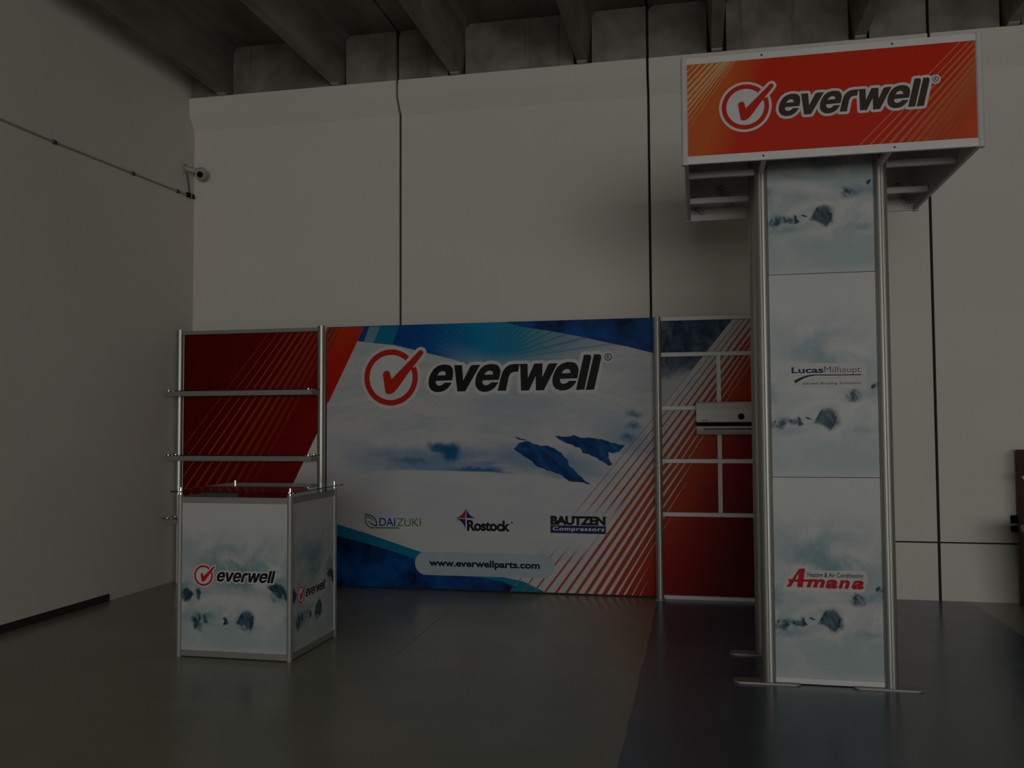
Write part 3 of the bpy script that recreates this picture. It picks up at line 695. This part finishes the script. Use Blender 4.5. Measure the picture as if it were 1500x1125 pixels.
# ------------------------------------------------------------------ grid display panel on the right
gb = (.25, 7.78, 0)
grid = root('grid_display_panel', gb, 'striped red display panel divided by pale bars, carrying the air conditioner', 'display panel')
for x, lab in ((-.348, 'round aluminium post on a small foot between the printed backdrop and the grid display panel'), (.86, 'round aluminium post at the end of the grid display panel behind the sign tower')):
    dp = root('display_post', (x, 7.70, 0), lab, 'post', 'round posts holding the grid display panel')
    link('tube', slot_post(bmesh.new(), x, 7.70, .01, 2.40, .033), M_alu, dp, smooth=True)
    link('foot', tube(bmesh.new(), (x, 7.70, 0), (x, 7.70, .014), .045, 24), M_rail, dp, smooth=True)
    for z in (.35, 1.25, 2.15): link('clamp', B(x-.012, x+.012, 7.725, 7.788, z, z+.04, bev=.003), M_dark, dp)
GR = (-.326, .838, .03, 2.375); GY = 7.79
def grid_fn():
    x, y, z = objxyz(gb); xs, zs = smear(x, z, .3, 3)
    n_ = noise(combine(xs*1.3, 3, zs), 4.6, 7, .66, .8)
    dark = ramp(n_, [(.40, (.004, .02, .05)), (.5, (.02, .05, .09)), (.66, (.11, .125, .17))])
    z1 = z+(noise(combine(x, 0, z), 4, 4)-.5)*.35-(x+.3)*.15
    c = mixc(sstep(z1, 1.84, 2.0), (.42, .44, .43), (.20, .25, .30))
    return mixc(sstep(z1, 1.88, 2.02), c, dark)
M_gp = material('cloud_print', rough=.5, fn=grid_fn)
gp = link('back_panel', B(GR[0], GR[1], GY, GY+.02, GR[2], GR[3]), M_gp, grid)
def GLY(n): return on_y(GY-.0008*n)
# pale field under the stripes
M_pf = material('pale_field_print', (.46, .49, .485), .5)
def field(bm):
    P = []; F0 = FAN[0][0]
    for p, q in zip(F0, F0[1:]):
        c = clip_rect([p, (p[0]+1.3, p[1]), (q[0]+1.3, q[1]), q], *GR)
        if c: P.append(c)
    union(bm, P, GLY(1))
decal('pale_field', M_pf, gp, field)
M_gs = material('orange_stripe_print_grid', rough=.5, fn=stripe_fn(gb))
decal('printed_stripes', M_gs, gp, lambda bm: fan(bm, GR, GLY(2)), 'fan of orange stripes')
for z0, z1 in ((2.372, 2.407), (2.063, 2.099), (1.604, 1.639), (1.152, 1.187), (.699, .734), (.0, .032)):
    link('cross_bar', B(GR[0], GR[1], 7.755, GY+.005, z0, z1, bev=.002), M_satin, grid)
for z0, z1 in ((1.639, 2.063), (1.187, 1.604), (.734, 1.152)):
    link('upright_bar', B(.145, .181, 7.758, GY+.005, z0, z1, bev=.002), M_satin, grid)
# ------------------------------------------------------------------ air conditioner on the grid display
ab = (.37, 7.755, 1.39)
ac = root('air_conditioner', ab, 'white wall air conditioner with a dark round display, mounted on the grid display panel', 'air conditioner')
X0, X1 = -.025, .765
prof = [(7.7549, 1.405), (7.7549, 1.668), (7.60, 1.668), (7.578, 1.655), (7.572, 1.60), (7.575, 1.50), (7.585, 1.492), (7.585, 1.466), (7.578, 1.462), (7.584, 1.442), (7.62, 1.402), (7.66, 1.395)]
link('body', prism_x(bmesh.new(), prof, X0, X1), M_plast, ac)
fp = link('front_panel', prism_x(bmesh.new(), [(7.574, 1.502), (7.566, 1.505), (7.563, 1.60), (7.572, 1.657), (7.58, 1.657)], X0-.002, X1+.002), M_plast, ac)
link('intake_gap', prism_x(bmesh.new(), [(7.577, 1.467), (7.577, 1.501), (7.59, 1.501), (7.59, 1.467)], X0-.001, X1+.001), M_bplast, ac, 'black gap under the front panel')
link('louver', prism_x(bmesh.new(), [(7.580, 1.437), (7.592, 1.422), (7.622, 1.397), (7.632, 1.406), (7.60, 1.437)], X0+.055, X1-.055), M_plast, ac)
link('louver_gap', B(X0+.055, X1-.055, 7.5775, 7.595, 1.438, 1.446), M_bplast, ac, 'dark slit above the louver')
link('display', tube(bmesh.new(), (.335, 7.570, 1.545), (.335, 7.558, 1.545), .026, 32), M_bplast, fp, 'dark round display', smooth=True)
link('badge', B(.015, .066, 7.5625, 7.568, 1.513, 1.518), M_bplast, fp, 'small dark badge')

# ------------------------------------------------------------------ counter
cb = (-2.95, 5.66, 0)
counter = root('display_counter', cb, 'square display counter with pale ice printed panels and a glass top', 'counter')
CX0, CX1, CY0, CY1 = -3.335, -2.562, 5.30, 6.0
for x in (CX0, CX1):
    for y in (CY0, CY1):
        link('post', slot_post(bmesh.new(), x, y, 0, 1.043, .0185, 16), M_rail, counter, smooth=True)
        link('glass_pin', tube(bmesh.new(), (x, y, 1.043), (x, y, 1.092), .008, 14), M_chrome, counter, smooth=True)
for z0, z1 in ((.992, 1.031), (.006, .044)):
    for y in (CY0, CY1):
        if y == CY1 and z0 > .5: continue
        link('rail', B(CX0+.016, CX1-.016, y-.011, y+.011, z0, z1, bev=.002), M_rail, counter)
    for x in (CX0, CX1): link('rail', B(x-.011, x+.011, CY0+.016, CY1-.016, z0, z1, bev=.002), M_rail, counter)
CBL = [(.5, .60, .32, .11, 'cloud'), (.55, .50, .2, .09, 'cloud'), (.9, .47, .12, .07, 'cloud'), (.03, .42, .08, .07, 'cloud'), (.2, .20, .2, .06, 'cloud'), (.45, .33, .25, .06, 'snow'),
       (.05, .37, .09, .05, 'rock'), (.93, .40, .09, .045, 'rock'), (.61, .20, .085, .055, 'rock'), (.17, .20, .05, .06, 'rock'), (.30, .22, .12, .03, 'cloud')]
M_cf = material('ice_print_counter_front', rough=.35, fn=ice_fn(cb, CX0, CX1, .04, .99, 0, CBL, 0.0))
M_cs = material('ice_print_counter_side', rough=.35, fn=ice_fn(cb, CY0, CY1, .04, .99, 1, CBL, 3.7))
cf = link('front_panel', B(CX0+.012, CX1-.012, CY0-.006, CY0+.002, .040, .996), M_cf, counter)
cs = link('side_panel', B(CX1-.004, CX1+.004, CY0+.012, CY1-.012, .040, .996), M_cs, counter)
link('side_panel', B(CX0-.004, CX0+.004, CY0+.012, CY1-.012, .040, .996), M_cs, counter)
link('floor_board', B(CX0+.01, CX1-.01, CY0+.01, CY1-.01, .02, .035), M_offw, counter)
link('inner_shelf', B(CX0+.012, CX1-.012, CY0+.012, CY1-.012, .55, .565), M_offw, counter)
rocks(cf, lambda n: on_y(CY0-.006-.0007*n), COUNTER_ROCKS, lambda p: p)
rocks(cs, lambda n: on_x(CX1+.004+.0007*n), COUNTER_ROCKS, lambda p: (CY0+.012+(p[0]-CX0-.012)*(CY1-CY0-.024)/(CX1-CX0-.024), p[1]))
k = [(-3.229,0.5219),(-3.09,0.526),(-3.16,0.5918),(-3.158,0.4573),(-2.657,0.533)]
everwell(cf, lambda n: on_y(CY0-.006-.0007*(n+.4)), k[0][0], k[4][0], k[3][1], k[2][1], M_black, M_red)
k = [(5.399,0.401),(5.518,0.3905),(5.458,0.4488),(5.459,0.3358),(5.837,0.369)]
everwell(cs, lambda n: on_x(CX1+.004+.0007*(n+.4)), k[0][0], k[4][0], k[3][1], k[2][1], M_black, M_red)
bm = bmesh.new(); gx0, gx1, gy0, gy1 = CX0-.055, CX1+.055, CY0-.055, CY1+.055
r = .02; pts = []
for cx, cy, a0 in ((gx1-r, gy1-r, 0), (gx0+r, gy1-r, 90), (gx0+r, gy0+r, 180), (gx1-r, gy0+r, 270)):
    for i in range(6): a = math.radians(a0+18*i); pts.append((cx+r*math.cos(a), cy+r*math.sin(a)))
lo_ = [bm.verts.new((x, y, 1.064)) for x, y in pts]; hi = [bm.verts.new((x, y, 1.072)) for x, y in pts]
bm.faces.new(lo_[::-1]); bm.faces.new(hi)
for i in range(len(pts)): bm.faces.new((lo_[i], lo_[(i+1) % len(pts)], hi[(i+1) % len(pts)], hi[i]))
link('glass_top', bm, M_glass, counter, 'clear glass top on metal pins')

# ------------------------------------------------------------------ sign tower
tb = (.70, 5.70, 0)
tower = root('sign_tower', tb, 'tall four-post sign tower with ice printed panels and a red header box on top', 'sign tower')
TX0, TX1, TY0, TY1 = .372, 1.030, 5.395, 6.03
for x in (TX0, TX1):
    for y in (TY0, TY1):
        link('post', slot_post(bmesh.new(), x, y, .01, 3.50, .039), M_alu, tower, smooth=True)
        bm = bmesh.new(); xc = x-.015 if x < .7 else x-.02; hw, hd = .187, .05; pts = []
        for cx, cy, a0 in ((xc+hw-.04, y+hd-.04, 0), (xc-hw+.04, y+hd-.04, 90), (xc-hw+.04, y-hd+.04, 180), (xc+hw-.04, y-hd+.04, 270)):
            for i in range(6): a = math.radians(a0+18*i); pts.append((cx+.04*math.cos(a), cy+.04*math.sin(a)))
        lo_ = [bm.verts.new((a, b, 0)) for a, b in pts]; hi = [bm.verts.new((a, b, .011)) for a, b in pts]
        bm.faces.new(lo_[::-1]); bm.faces.new(hi)
        for i in range(len(pts)): bm.faces.new((lo_[i], lo_[(i+1) % len(pts)], hi[(i+1) % len(pts)], hi[i]))
        link('foot_plate', bm, M_rail, tower)
TBL = [(.45, .62, .3, .09, 'cloud'), (.58, .56, .12, .05, 'cloud'), (.78, .42, .12, .04, 'cloud'), (.95, .40, .1, .09, 'cloud'), (.04, .40, .08, .06, 'cloud'), (.3, .52, .2, .05, 'snow'), (.38, .42, .3, .05, 'snow'),
       (.15, .28, .14, .028, 'cloud'), (.17, .27, .13, .022, 'rock'), (.97, .455, .05, .022, 'rock'), (.55, .285, .085, .05, 'rock'), (.75, .40, .08, .03, 'rock'), (.2, .2, .16, .03, 'cloud'), (.85, .22, .12, .03, 'cloud')]
PZ = [(.037, 1.178), (1.181, 2.355), (2.358, 3.47)]
PAN = []
for i, (z0, z1) in enumerate(PZ):
    bl = [(a, b*(1.175/(z1-z0)) if i == 2 else b, c, d, k) for a, b, c, d, k in TBL]
    mf = material('ice_print_tower_%s' % 'abc'[i], rough=.35, fn=ice_fn(tb, TX0, TX1, z0, z1, 0, bl, 0.0, (1.0, .75, 1.0)[i]))
    ms = material('ice_print_tower_side_%s' % 'abc'[i], rough=.35, fn=ice_fn(tb, TY0, TY1, z0, z1, 1, bl, 2.0, (1.0, .75, 1.0)[i]))
    PAN.append(link('front_panel', B(TX0+.02, TX1-.02, TY0-.010, TY0-.002, z0, z1, bev=.0008, seg=1), mf, tower))
    link('rear_panel', B(TX0+.02, TX1-.02, TY1-.004, TY1+.004, z0, z1), mf, tower)
    for x in (TX0, TX1): link('side_panel', B(x-.004, x+.004, TY0+.02, TY1-.02, z0, z1), ms, tower)
for y in (TY0, TY1): link('rail', B(TX0+.02, TX1-.02, y-.013, y+.013, .006, .038, bev=.002), M_satin, tower)
for x in (TX0, TX1): link('rail', B(x-.013, x+.013, TY0+.02, TY1-.02, .006, .038, bev=.002), M_satin, tower)
def TY(n): return on_y(TY0-.010-.0007*n)
for pn, dz in zip(PAN, (PZ[0][0]-PZ[1][0], 0, PZ[2][0]-PZ[1][0])): rocks(pn, lambda n: TY(n), TOWER_ROCKS, lambda p: (p[0], p[1]+dz))
# middle panel lettering
l = [(0.5249,1.779),(0.701,1.815),(0.7059,1.777),(0.9035,1.815),(0.5865,1.708),(0.9063,1.727),(0.6735,1.746),(0.9069,1.752)]
sw = [(0.5417,1.729),(0.5741,1.748),(0.6083,1.767),(0.6609,1.768),(0.6609,1.768),(0.7503,1.766),(0.8244,1.766),(0.9054,1.766)]
sw2 = [(0.4719,1.743),(0.5176,1.757),(0.5707,1.768),(0.6121,1.768)]
def lm_glow(bm):
    g = [(0.5171,1.828),(0.9177,1.826),(0.9303,1.733),(0.9259,1.698),(0.5807,1.701),(0.5169,1.719),(0.5159,1.767)]
    union(bm, [g]+stroke_polys(g, .02, True), TY(1))
M_gr = material('white_ground_print', (.48, .48, .47), .5)
decal('lettering_ground', M_gr, PAN[1], lm_glow, 'white ground behind the lettering')
decal('black_lettering', M_navy, PAN[1], lambda bm: text(bm, 'Lucas', l[0][0], l[0][1], l[1][0], l[1][1], TY(2), bold=.03), 'bold dark letters Lucas')
def mil(bm):
    d_ = [(0.7057,1.769)][0]
    text(bm, 'Milhaupt', l[2][0], d_[1], l[3][0], l[3][1], TY(2), bold=-.012)
    taper(bm, bez(*sw[0:4], 12), [.017-.0009*i for i in range(13)], TY(2)); taper(bm, bez(*sw[4:8], 4), [.006]*5, TY(2))
    text(bm, 'Global Brazing Solutions', l[4][0], l[4][1], l[5][0], l[5][1], TY(2), bold=.004, shear=.2)
decal('black_lettering', M_black, PAN[1], mil, 'thin letters Milhaupt over a curved line and Global Brazing Solutions')
decal('grey_lettering', M_grey, PAN[1], lambda bm: text(bm, 'A Handy & Harman Company', l[6][0], l[6][1], l[7][0], l[7][1], TY(2), bold=0), 'small grey lettering')
decal('tan_swoosh', M_tan, PAN[1], lambda bm: taper(bm, bez(*sw2, 10), [.008, .008, .008, .007, .006, .005, .004, .004, .003, .002, .001], TY(2)))
# lower panel lettering
am_A = [(0.4721,0.5508),(0.4882,0.5726),(0.4903,0.5823),(0.4804,0.5964),(0.5055,0.5964),(0.546,0.6576),(0.5796,0.6593),(0.5702,0.5976),(0.5676,0.5789),(0.5645,0.5526),(0.5328,0.5515),(0.5363,0.5818),(0.5154,0.5812),(0.4991,0.5536)]
am_hole = [(0.5243,0.5969),(0.5436,0.6285),(0.5381,0.5974)]
am_bar = [(0.5654,0.5974),(0.6231,0.5976),(0.6228,0.5826),(0.5651,0.5847)]
m_ = [(0.5831,0.5524),(0.675,0.6007),(0.6869,0.5488),(0.756,0.6009),(0.7561,0.5503),(0.8201,0.6002),(0.8275,0.5488),(0.8977,0.5999),(0.5897,0.6036),(0.8938,0.6394)]
def amana_text(bm):
    poly(bm, am_A, TY(2), [am_hole]); poly(bm, am_bar, TY(2.4))
    text(bm, 'm', m_[0][0], m_[0][1], m_[1][0]+.012, m_[1][1], TY(2.8), bold=.045, shear=.25)
    text(bm, 'a', m_[2][0], m_[2][1], m_[3][0], m_[3][1], TY(2), bold=.045, shear=.25)
    text(bm, 'n', m_[4][0], m_[4][1], m_[5][0], m_[5][1], TY(2), bold=.045, shear=.25)
    text(bm, 'a', m_[6][0], m_[6][1], m_[7][0], m_[7][1], TY(2), bold=.045, shear=.25)
def amana_ground(bm):
    g = [(0.4689,0.5448),(0.4756,0.5993),(0.5001,0.604),(0.5387,0.6652),(0.5872,0.6646),(0.5866,0.6375),(0.8994,0.6426),(0.9057,0.6009),(0.8863,0.545),(0.6145,0.5418)]
    union(bm, [g]+stroke_polys(g, .022, True), TY(1))
decal('lettering_ground', M_gr, PAN[0], amana_ground, 'white ground behind the lettering')
decal('red_lettering', M_amana, PAN[0], amana_text, 'bold slanted red letters Amana')
decal('black_lettering', M_black, PAN[0], lambda bm: text(bm, 'Heating & Air Conditioning', m_[8][0], m_[8][1], m_[9][0], m_[9][1], TY(2), bold=.012, shear=.15), 'small letters Heating & Air Conditioning')

# header box
HX0, HX1, HY0, HY1, HZ0, HZ1 = -.062, 1.457, 4.976, 6.43, 2.925, 3.523
for x in (HX0+.004, HX1-.004):
    for y in (HY0+.012, HY1-.012):
        link('header_corner', slot_post(bmesh.new(), x, y, HZ0-.004, HZ1+.004, .019, 12), M_satin, tower, smooth=True)
HP = (HX0+.018, HX1-.018, HZ0+.044, HZ1-.037)
def hdr_fn():
    x, y, z = objxyz(tb); a = x+(3.25-z)*.35
    return ramp((a-HX0)/(HX1-HX0), [(0, (0.504, 0.102, 0.0216)), (.13, (0.504, 0.096, 0.0168)), (.24, (0.504, 0.0216, 0.0048)), (.8, (0.504, 0.0192, 0.0048)), (.93, (0.516, 0.0264, 0.0072)), (1, (0.528, 0.06, 0.0144))])
M_hd = material('header_red_print', rough=.4, fn=hdr_fn)
hp = link('header_panel', B(HP[0]-.005, HP[1]+.005, HY0+.004, HY0+.014, HP[2]-.005, HP[3]+.005), M_hd, tower, 'red printed header panel')
def HLY(n): return on_y(HY0+.004-.0007*n)
def stripes(bm, L, ws, ext, f, rect):
    P = []
    for i, w in enumerate(ws):
        a, b = Vector(L[2*i]), Vector(L[2*i+1]); d = b-a; p, q = a-d*.3, b+d*ext
        c = clip_rect([(p.x-w*.7, p.y), (p.x+w*.7, p.y), (q.x+w*.7, q.y), (q.x-w*.7, q.y)], *rect)
        if c: P.append(c)
    union(bm, P, f)
def hdr_left(bm):
    Lh = [(-0.007489,3.477),(-0.04435,3.443),(0.02517,3.478),(-0.04487,3.405),(0.06132,3.476),(-0.04389,3.371),(0.09377,3.476),(-0.04218,3.337),(0.1262,3.476),(-0.0427,3.299),(0.1513,3.476),(-0.0432,3.263),(0.1692,3.476),(-0.04366,3.23),(0.1857,3.477),(-0.04417,3.194),(0.2014,3.477),(-0.04469,3.157),(0.2157,3.478),(-0.04526,3.116)]
    stripes(bm, Lh, (.006, .008, .011, .014, .014, .012, .010, .007, .004, .003), .5, HLY(1), HP)
def hdr_right(bm):
    Rh = [(1.365,3.483),(0.8518,2.966),(1.407,3.482),(0.9055,2.966),(1.439,3.483),(0.9556,2.966),(1.441,3.447),(1.005,2.968),(1.443,3.411),(1.055,2.97),(1.443,3.376),(1.098,2.97),(1.442,3.341),(1.141,2.971),(1.442,3.302),(1.18,2.972),(1.442,3.266),(1.216,2.972),(1.441,3.231),(1.252,2.972),(1.442,3.192),(1.284,2.971),(1.441,3.154),(1.316,2.972)]
    stripes(bm, Rh, (.004, .006, .009, .012, .014, .017, .019, .021, .022, .020, .016, .011), .3, HLY(1), HP)
def hl_fn():
    x, y, z = objxyz(tb); a = x-(z-3.22)*.95
    return ramp((a-HX0)/(HX1-HX0), [(0, (.55, .34, .16)), (.10, (.48, .18, .06)), (.2, (.44, .10, .02)), (.6, (.54, .40, .24)), (.80, (.47, .17, .07)), (1, (.44, .07, .018))])
M_hl = material('header_line_print', rough=.4, fn=hl_fn)
decal('printed_stripes', M_hl, hp, hdr_left, 'slanted pale orange stripes')
decal('printed_stripes', M_hl, hp, hdr_right, 'slanted pale orange stripes')
k = [(0.1439,3.232),(0.3937,3.219),(0.2719,3.35),(0.2606,3.099)]; k2 = [(1.212,3.297)]
everwell(hp, lambda n: HLY(1+n), k[0][0], k2[0][0], k[3][1], k[2][1], M_char, M_red)
for y0, y1 in ((HY0, HY0+.022), (HY1-.022, HY1)):
    for z0, z1 in ((HZ0, HZ0+.045), (HZ1-.038, HZ1)):
        rl = link('header_rail', B(HX0+.014, HX1-.014, y0, y1, z0, z1, bev=.002), M_satin, tower)
        for x in (.36, 1.03): link('bolt', tube(bmesh.new(), (x, y0-.002, (z0+z1)/2), (x, y0+.004, (z0+z1)/2), .006, 10), M_dark, rl)
for x0, x1 in ((HX0, HX0+.022), (HX1-.022, HX1)):
    for z0, z1 in ((HZ0, HZ0+.045), (HZ1-.038, HZ1)): link('header_rail', B(x0, x1, HY0+.02, HY1-.02, z0, z1, bev=.002), M_satin, tower)
    link('header_side_panel', B((x0+x1)/2-.004, (x0+x1)/2+.004, HY0+.02, HY1-.02, HZ0+.04, HZ1-.03), M_offw, tower)
rp = link('header_rear_panel', B(HX0+.014, HX1-.014, HY1-.016, HY1-.008, HZ0+.04, HZ1-.03), M_offw, tower)
M_film = material('film_ink_print', (.10, .10, .10), .6)
for x, z in ((.0, 3.02), (.20, 3.09), (.44, 3.16), (1.13, 3.02), (1.22, 3.12), (1.37, 3.04), (.8, 3.1)):
    def film(bm):
        f = on_y(HY1-.0175); t = math.radians(-62); dx, dz = math.cos(t), math.sin(t)
        text(bm, 'PALIGHT', x-.085, z-.018, x+.085, z+.018, f, bold=.02, rot=t)
        for s_ in (-1, 1):
            nx_, nz_ = -dz*s_*.028, dx*s_*.028
            stroke(bm, [(x-dx*.09+nx_, z-dz*.09+nz_), (x+dx*.09+nx_, z+dz*.09+nz_)], .004, f, joints=False)
    decal('film_lettering', M_film, rp, film, 'grey lettering on the protective film')
for y in (TY0, TY1):
    link('header_bar', B(HX0+.02, TX0-.03, y-.014, y+.014, 2.955, 2.992, bev=.002), M_satin, tower)
    link('header_bar', B(TX1+.03, HX1-.02, y-.014, y+.014, 2.955, 2.992, bev=.002), M_satin, tower)
for x in (TX0, TX1):
    link('header_bar', B(x-.014, x+.014, HY0+.02, TY0-.03, 2.955, 2.992, bev=.002), M_satin, tower)
    link('header_bar', B(x-.014, x+.014, TY1+.03, HY1-.02, 2.955, 2.992, bev=.002), M_satin, tower)

# ------------------------------------------------------------------ small things on the walls
sc = (-4.955, 7.93, 4.03)
camr = root('security_camera', sc, 'small dome security camera on a wall bracket high in the corner', 'security camera')
link('wall_plate', tube(bmesh.new(), (LX, 7.90, 4.045), (LX+.02, 7.90, 4.045), .045, 20), M_tanp, camr, smooth=True)
link('arm', tube(bmesh.new(), (LX+.015, 7.90, 4.045), (-4.85, 7.925, 4.02), .022, 16, .028), M_tanp, camr, smooth=True)
bm = bmesh.new(); bmesh.ops.create_uvsphere(bm, u_segments=20, v_segments=14, radius=.062, matrix=Matrix.Translation((-4.815, 7.945, 3.995)) @ Matrix.Diagonal((1, .9, 1.05, 1)))
hd = link('housing', bm, M_tanp, camr, smooth=True)
d = (Vector((0, 0, 1.5))-Vector((-4.82, 7.93, 3.985))).normalized(); c0 = Vector((-4.822, 7.935, 3.985))
link('lens', tube(bmesh.new(), c0+d*.045, c0+d*.066, .030, 20), M_bplast, hd, 'dark round lens', smooth=True)
link('lens_ring', tube(bmesh.new(), c0+d*.040, c0+d*.060, .037, 20), M_tanp, hd, smooth=True)
link('cable_drop', tube(bmesh.new(), (LX+.012, 7.93, 4.02), (LX+.012, 7.985, 3.83), .007, 8), M_dark, camr, 'thin dark cable', smooth=True)
cbr = root('wall_cable', (LX+.01, 6.0, 3.74), 'thin painted cable clipped along the left wall up to the camera', 'cable')
bm = bmesh.new(); ys = [RY+.05, -2, 2, 5.497, 6.074, 7.076, 7.87, 8.03]; zz = [3.60, 3.66, 3.70, 3.738, 3.742, 3.767, 3.788, 3.791]
for i in range(len(ys)-1): tube(bm, (LX+.010, ys[i], zz[i]), (LX+.010, ys[i+1], zz[i+1]), .009, 10)
M_cab = material('painted_cable', (.34, .30, .24), .7)
link('cable', bm, M_cab, cbr, smooth=True)
for y, z in ((4.2, 3.725), (5.2, 3.735), (6.074, 3.742), (7.076, 3.767), (7.78, 3.785)): link('clip', B(LX, LX+.024, y-.016, y+.016, z-.016, z+.016, bev=.004), M_dark, cbr)
jb = link('connector', B(LX, LX+.04, 7.93, 8.03, 3.77, 3.815, bev=.008), M_bplast, cbr, 'black cable connector')
link('connector_band', B(LX+.03, LX+.042, 7.965, 7.985, 3.768, 3.817), material('yellow_band', (.45, .30, .03), .5), jb)
# socket and bin beside the right edge
ob = root('wall_socket', (2.53, WY, .62), 'small black socket on the back wall beside the grey bin', 'socket')
link('box', B(2.495, 2.56, WY-.045, WY, .655, .72, bev=.006), M_bplast, ob); link('box', B(2.495, 2.56, WY-.045, WY, .585, .635, bev=.006), M_bplast, ob)
link('bridge', B(2.49, 2.565, WY-.03, WY, .635, .655, bev=.003), M_plast, ob)
M_bin = material('blue_grey_plastic', (.23, .28, .33), .45)
wb = root('waste_bin', (2.70, 7.40, 0), 'blue-grey tapered waste bin standing by the back wall', 'bin')
link('body', lathe(bmesh.new(), [(.22, 0), (.23, .005), (.30, .66), (.29, .66), (.22, .03)], (2.70, 7.40, 0), 32), M_bin, wb, smooth=True)
link('rim', lathe(bmesh.new(), [(.295, .655), (.325, .655), (.33, .67), (.33, .695), (.32, .702), (.295, .70)], (2.70, 7.40, 0), 32), M_bin, wb, smooth=True)
M_card = material('brown_cardboard', (.14, .085, .05), .8)
kb = root('cardboard_box', (2.80, 7.90, 0), 'tall brown cardboard box standing behind the bin', 'box')
bx_ = link('carton', B(2.535, 3.05, 7.78, 8.03, 0, 1.26, bev=.006), M_card, kb)
bm = B(2.50, 2.90, 7.774, 7.781, 1.03, 1.075); bmesh.ops.rotate(bm, cent=(2.535, 7.78, 1.05), matrix=Matrix.Rotation(-.6, 3, 'Y'), verts=bm.verts)
link('tape', bm, material('tan_tape', (.42, .24, .07), .4), bx_, 'tan tape strip')
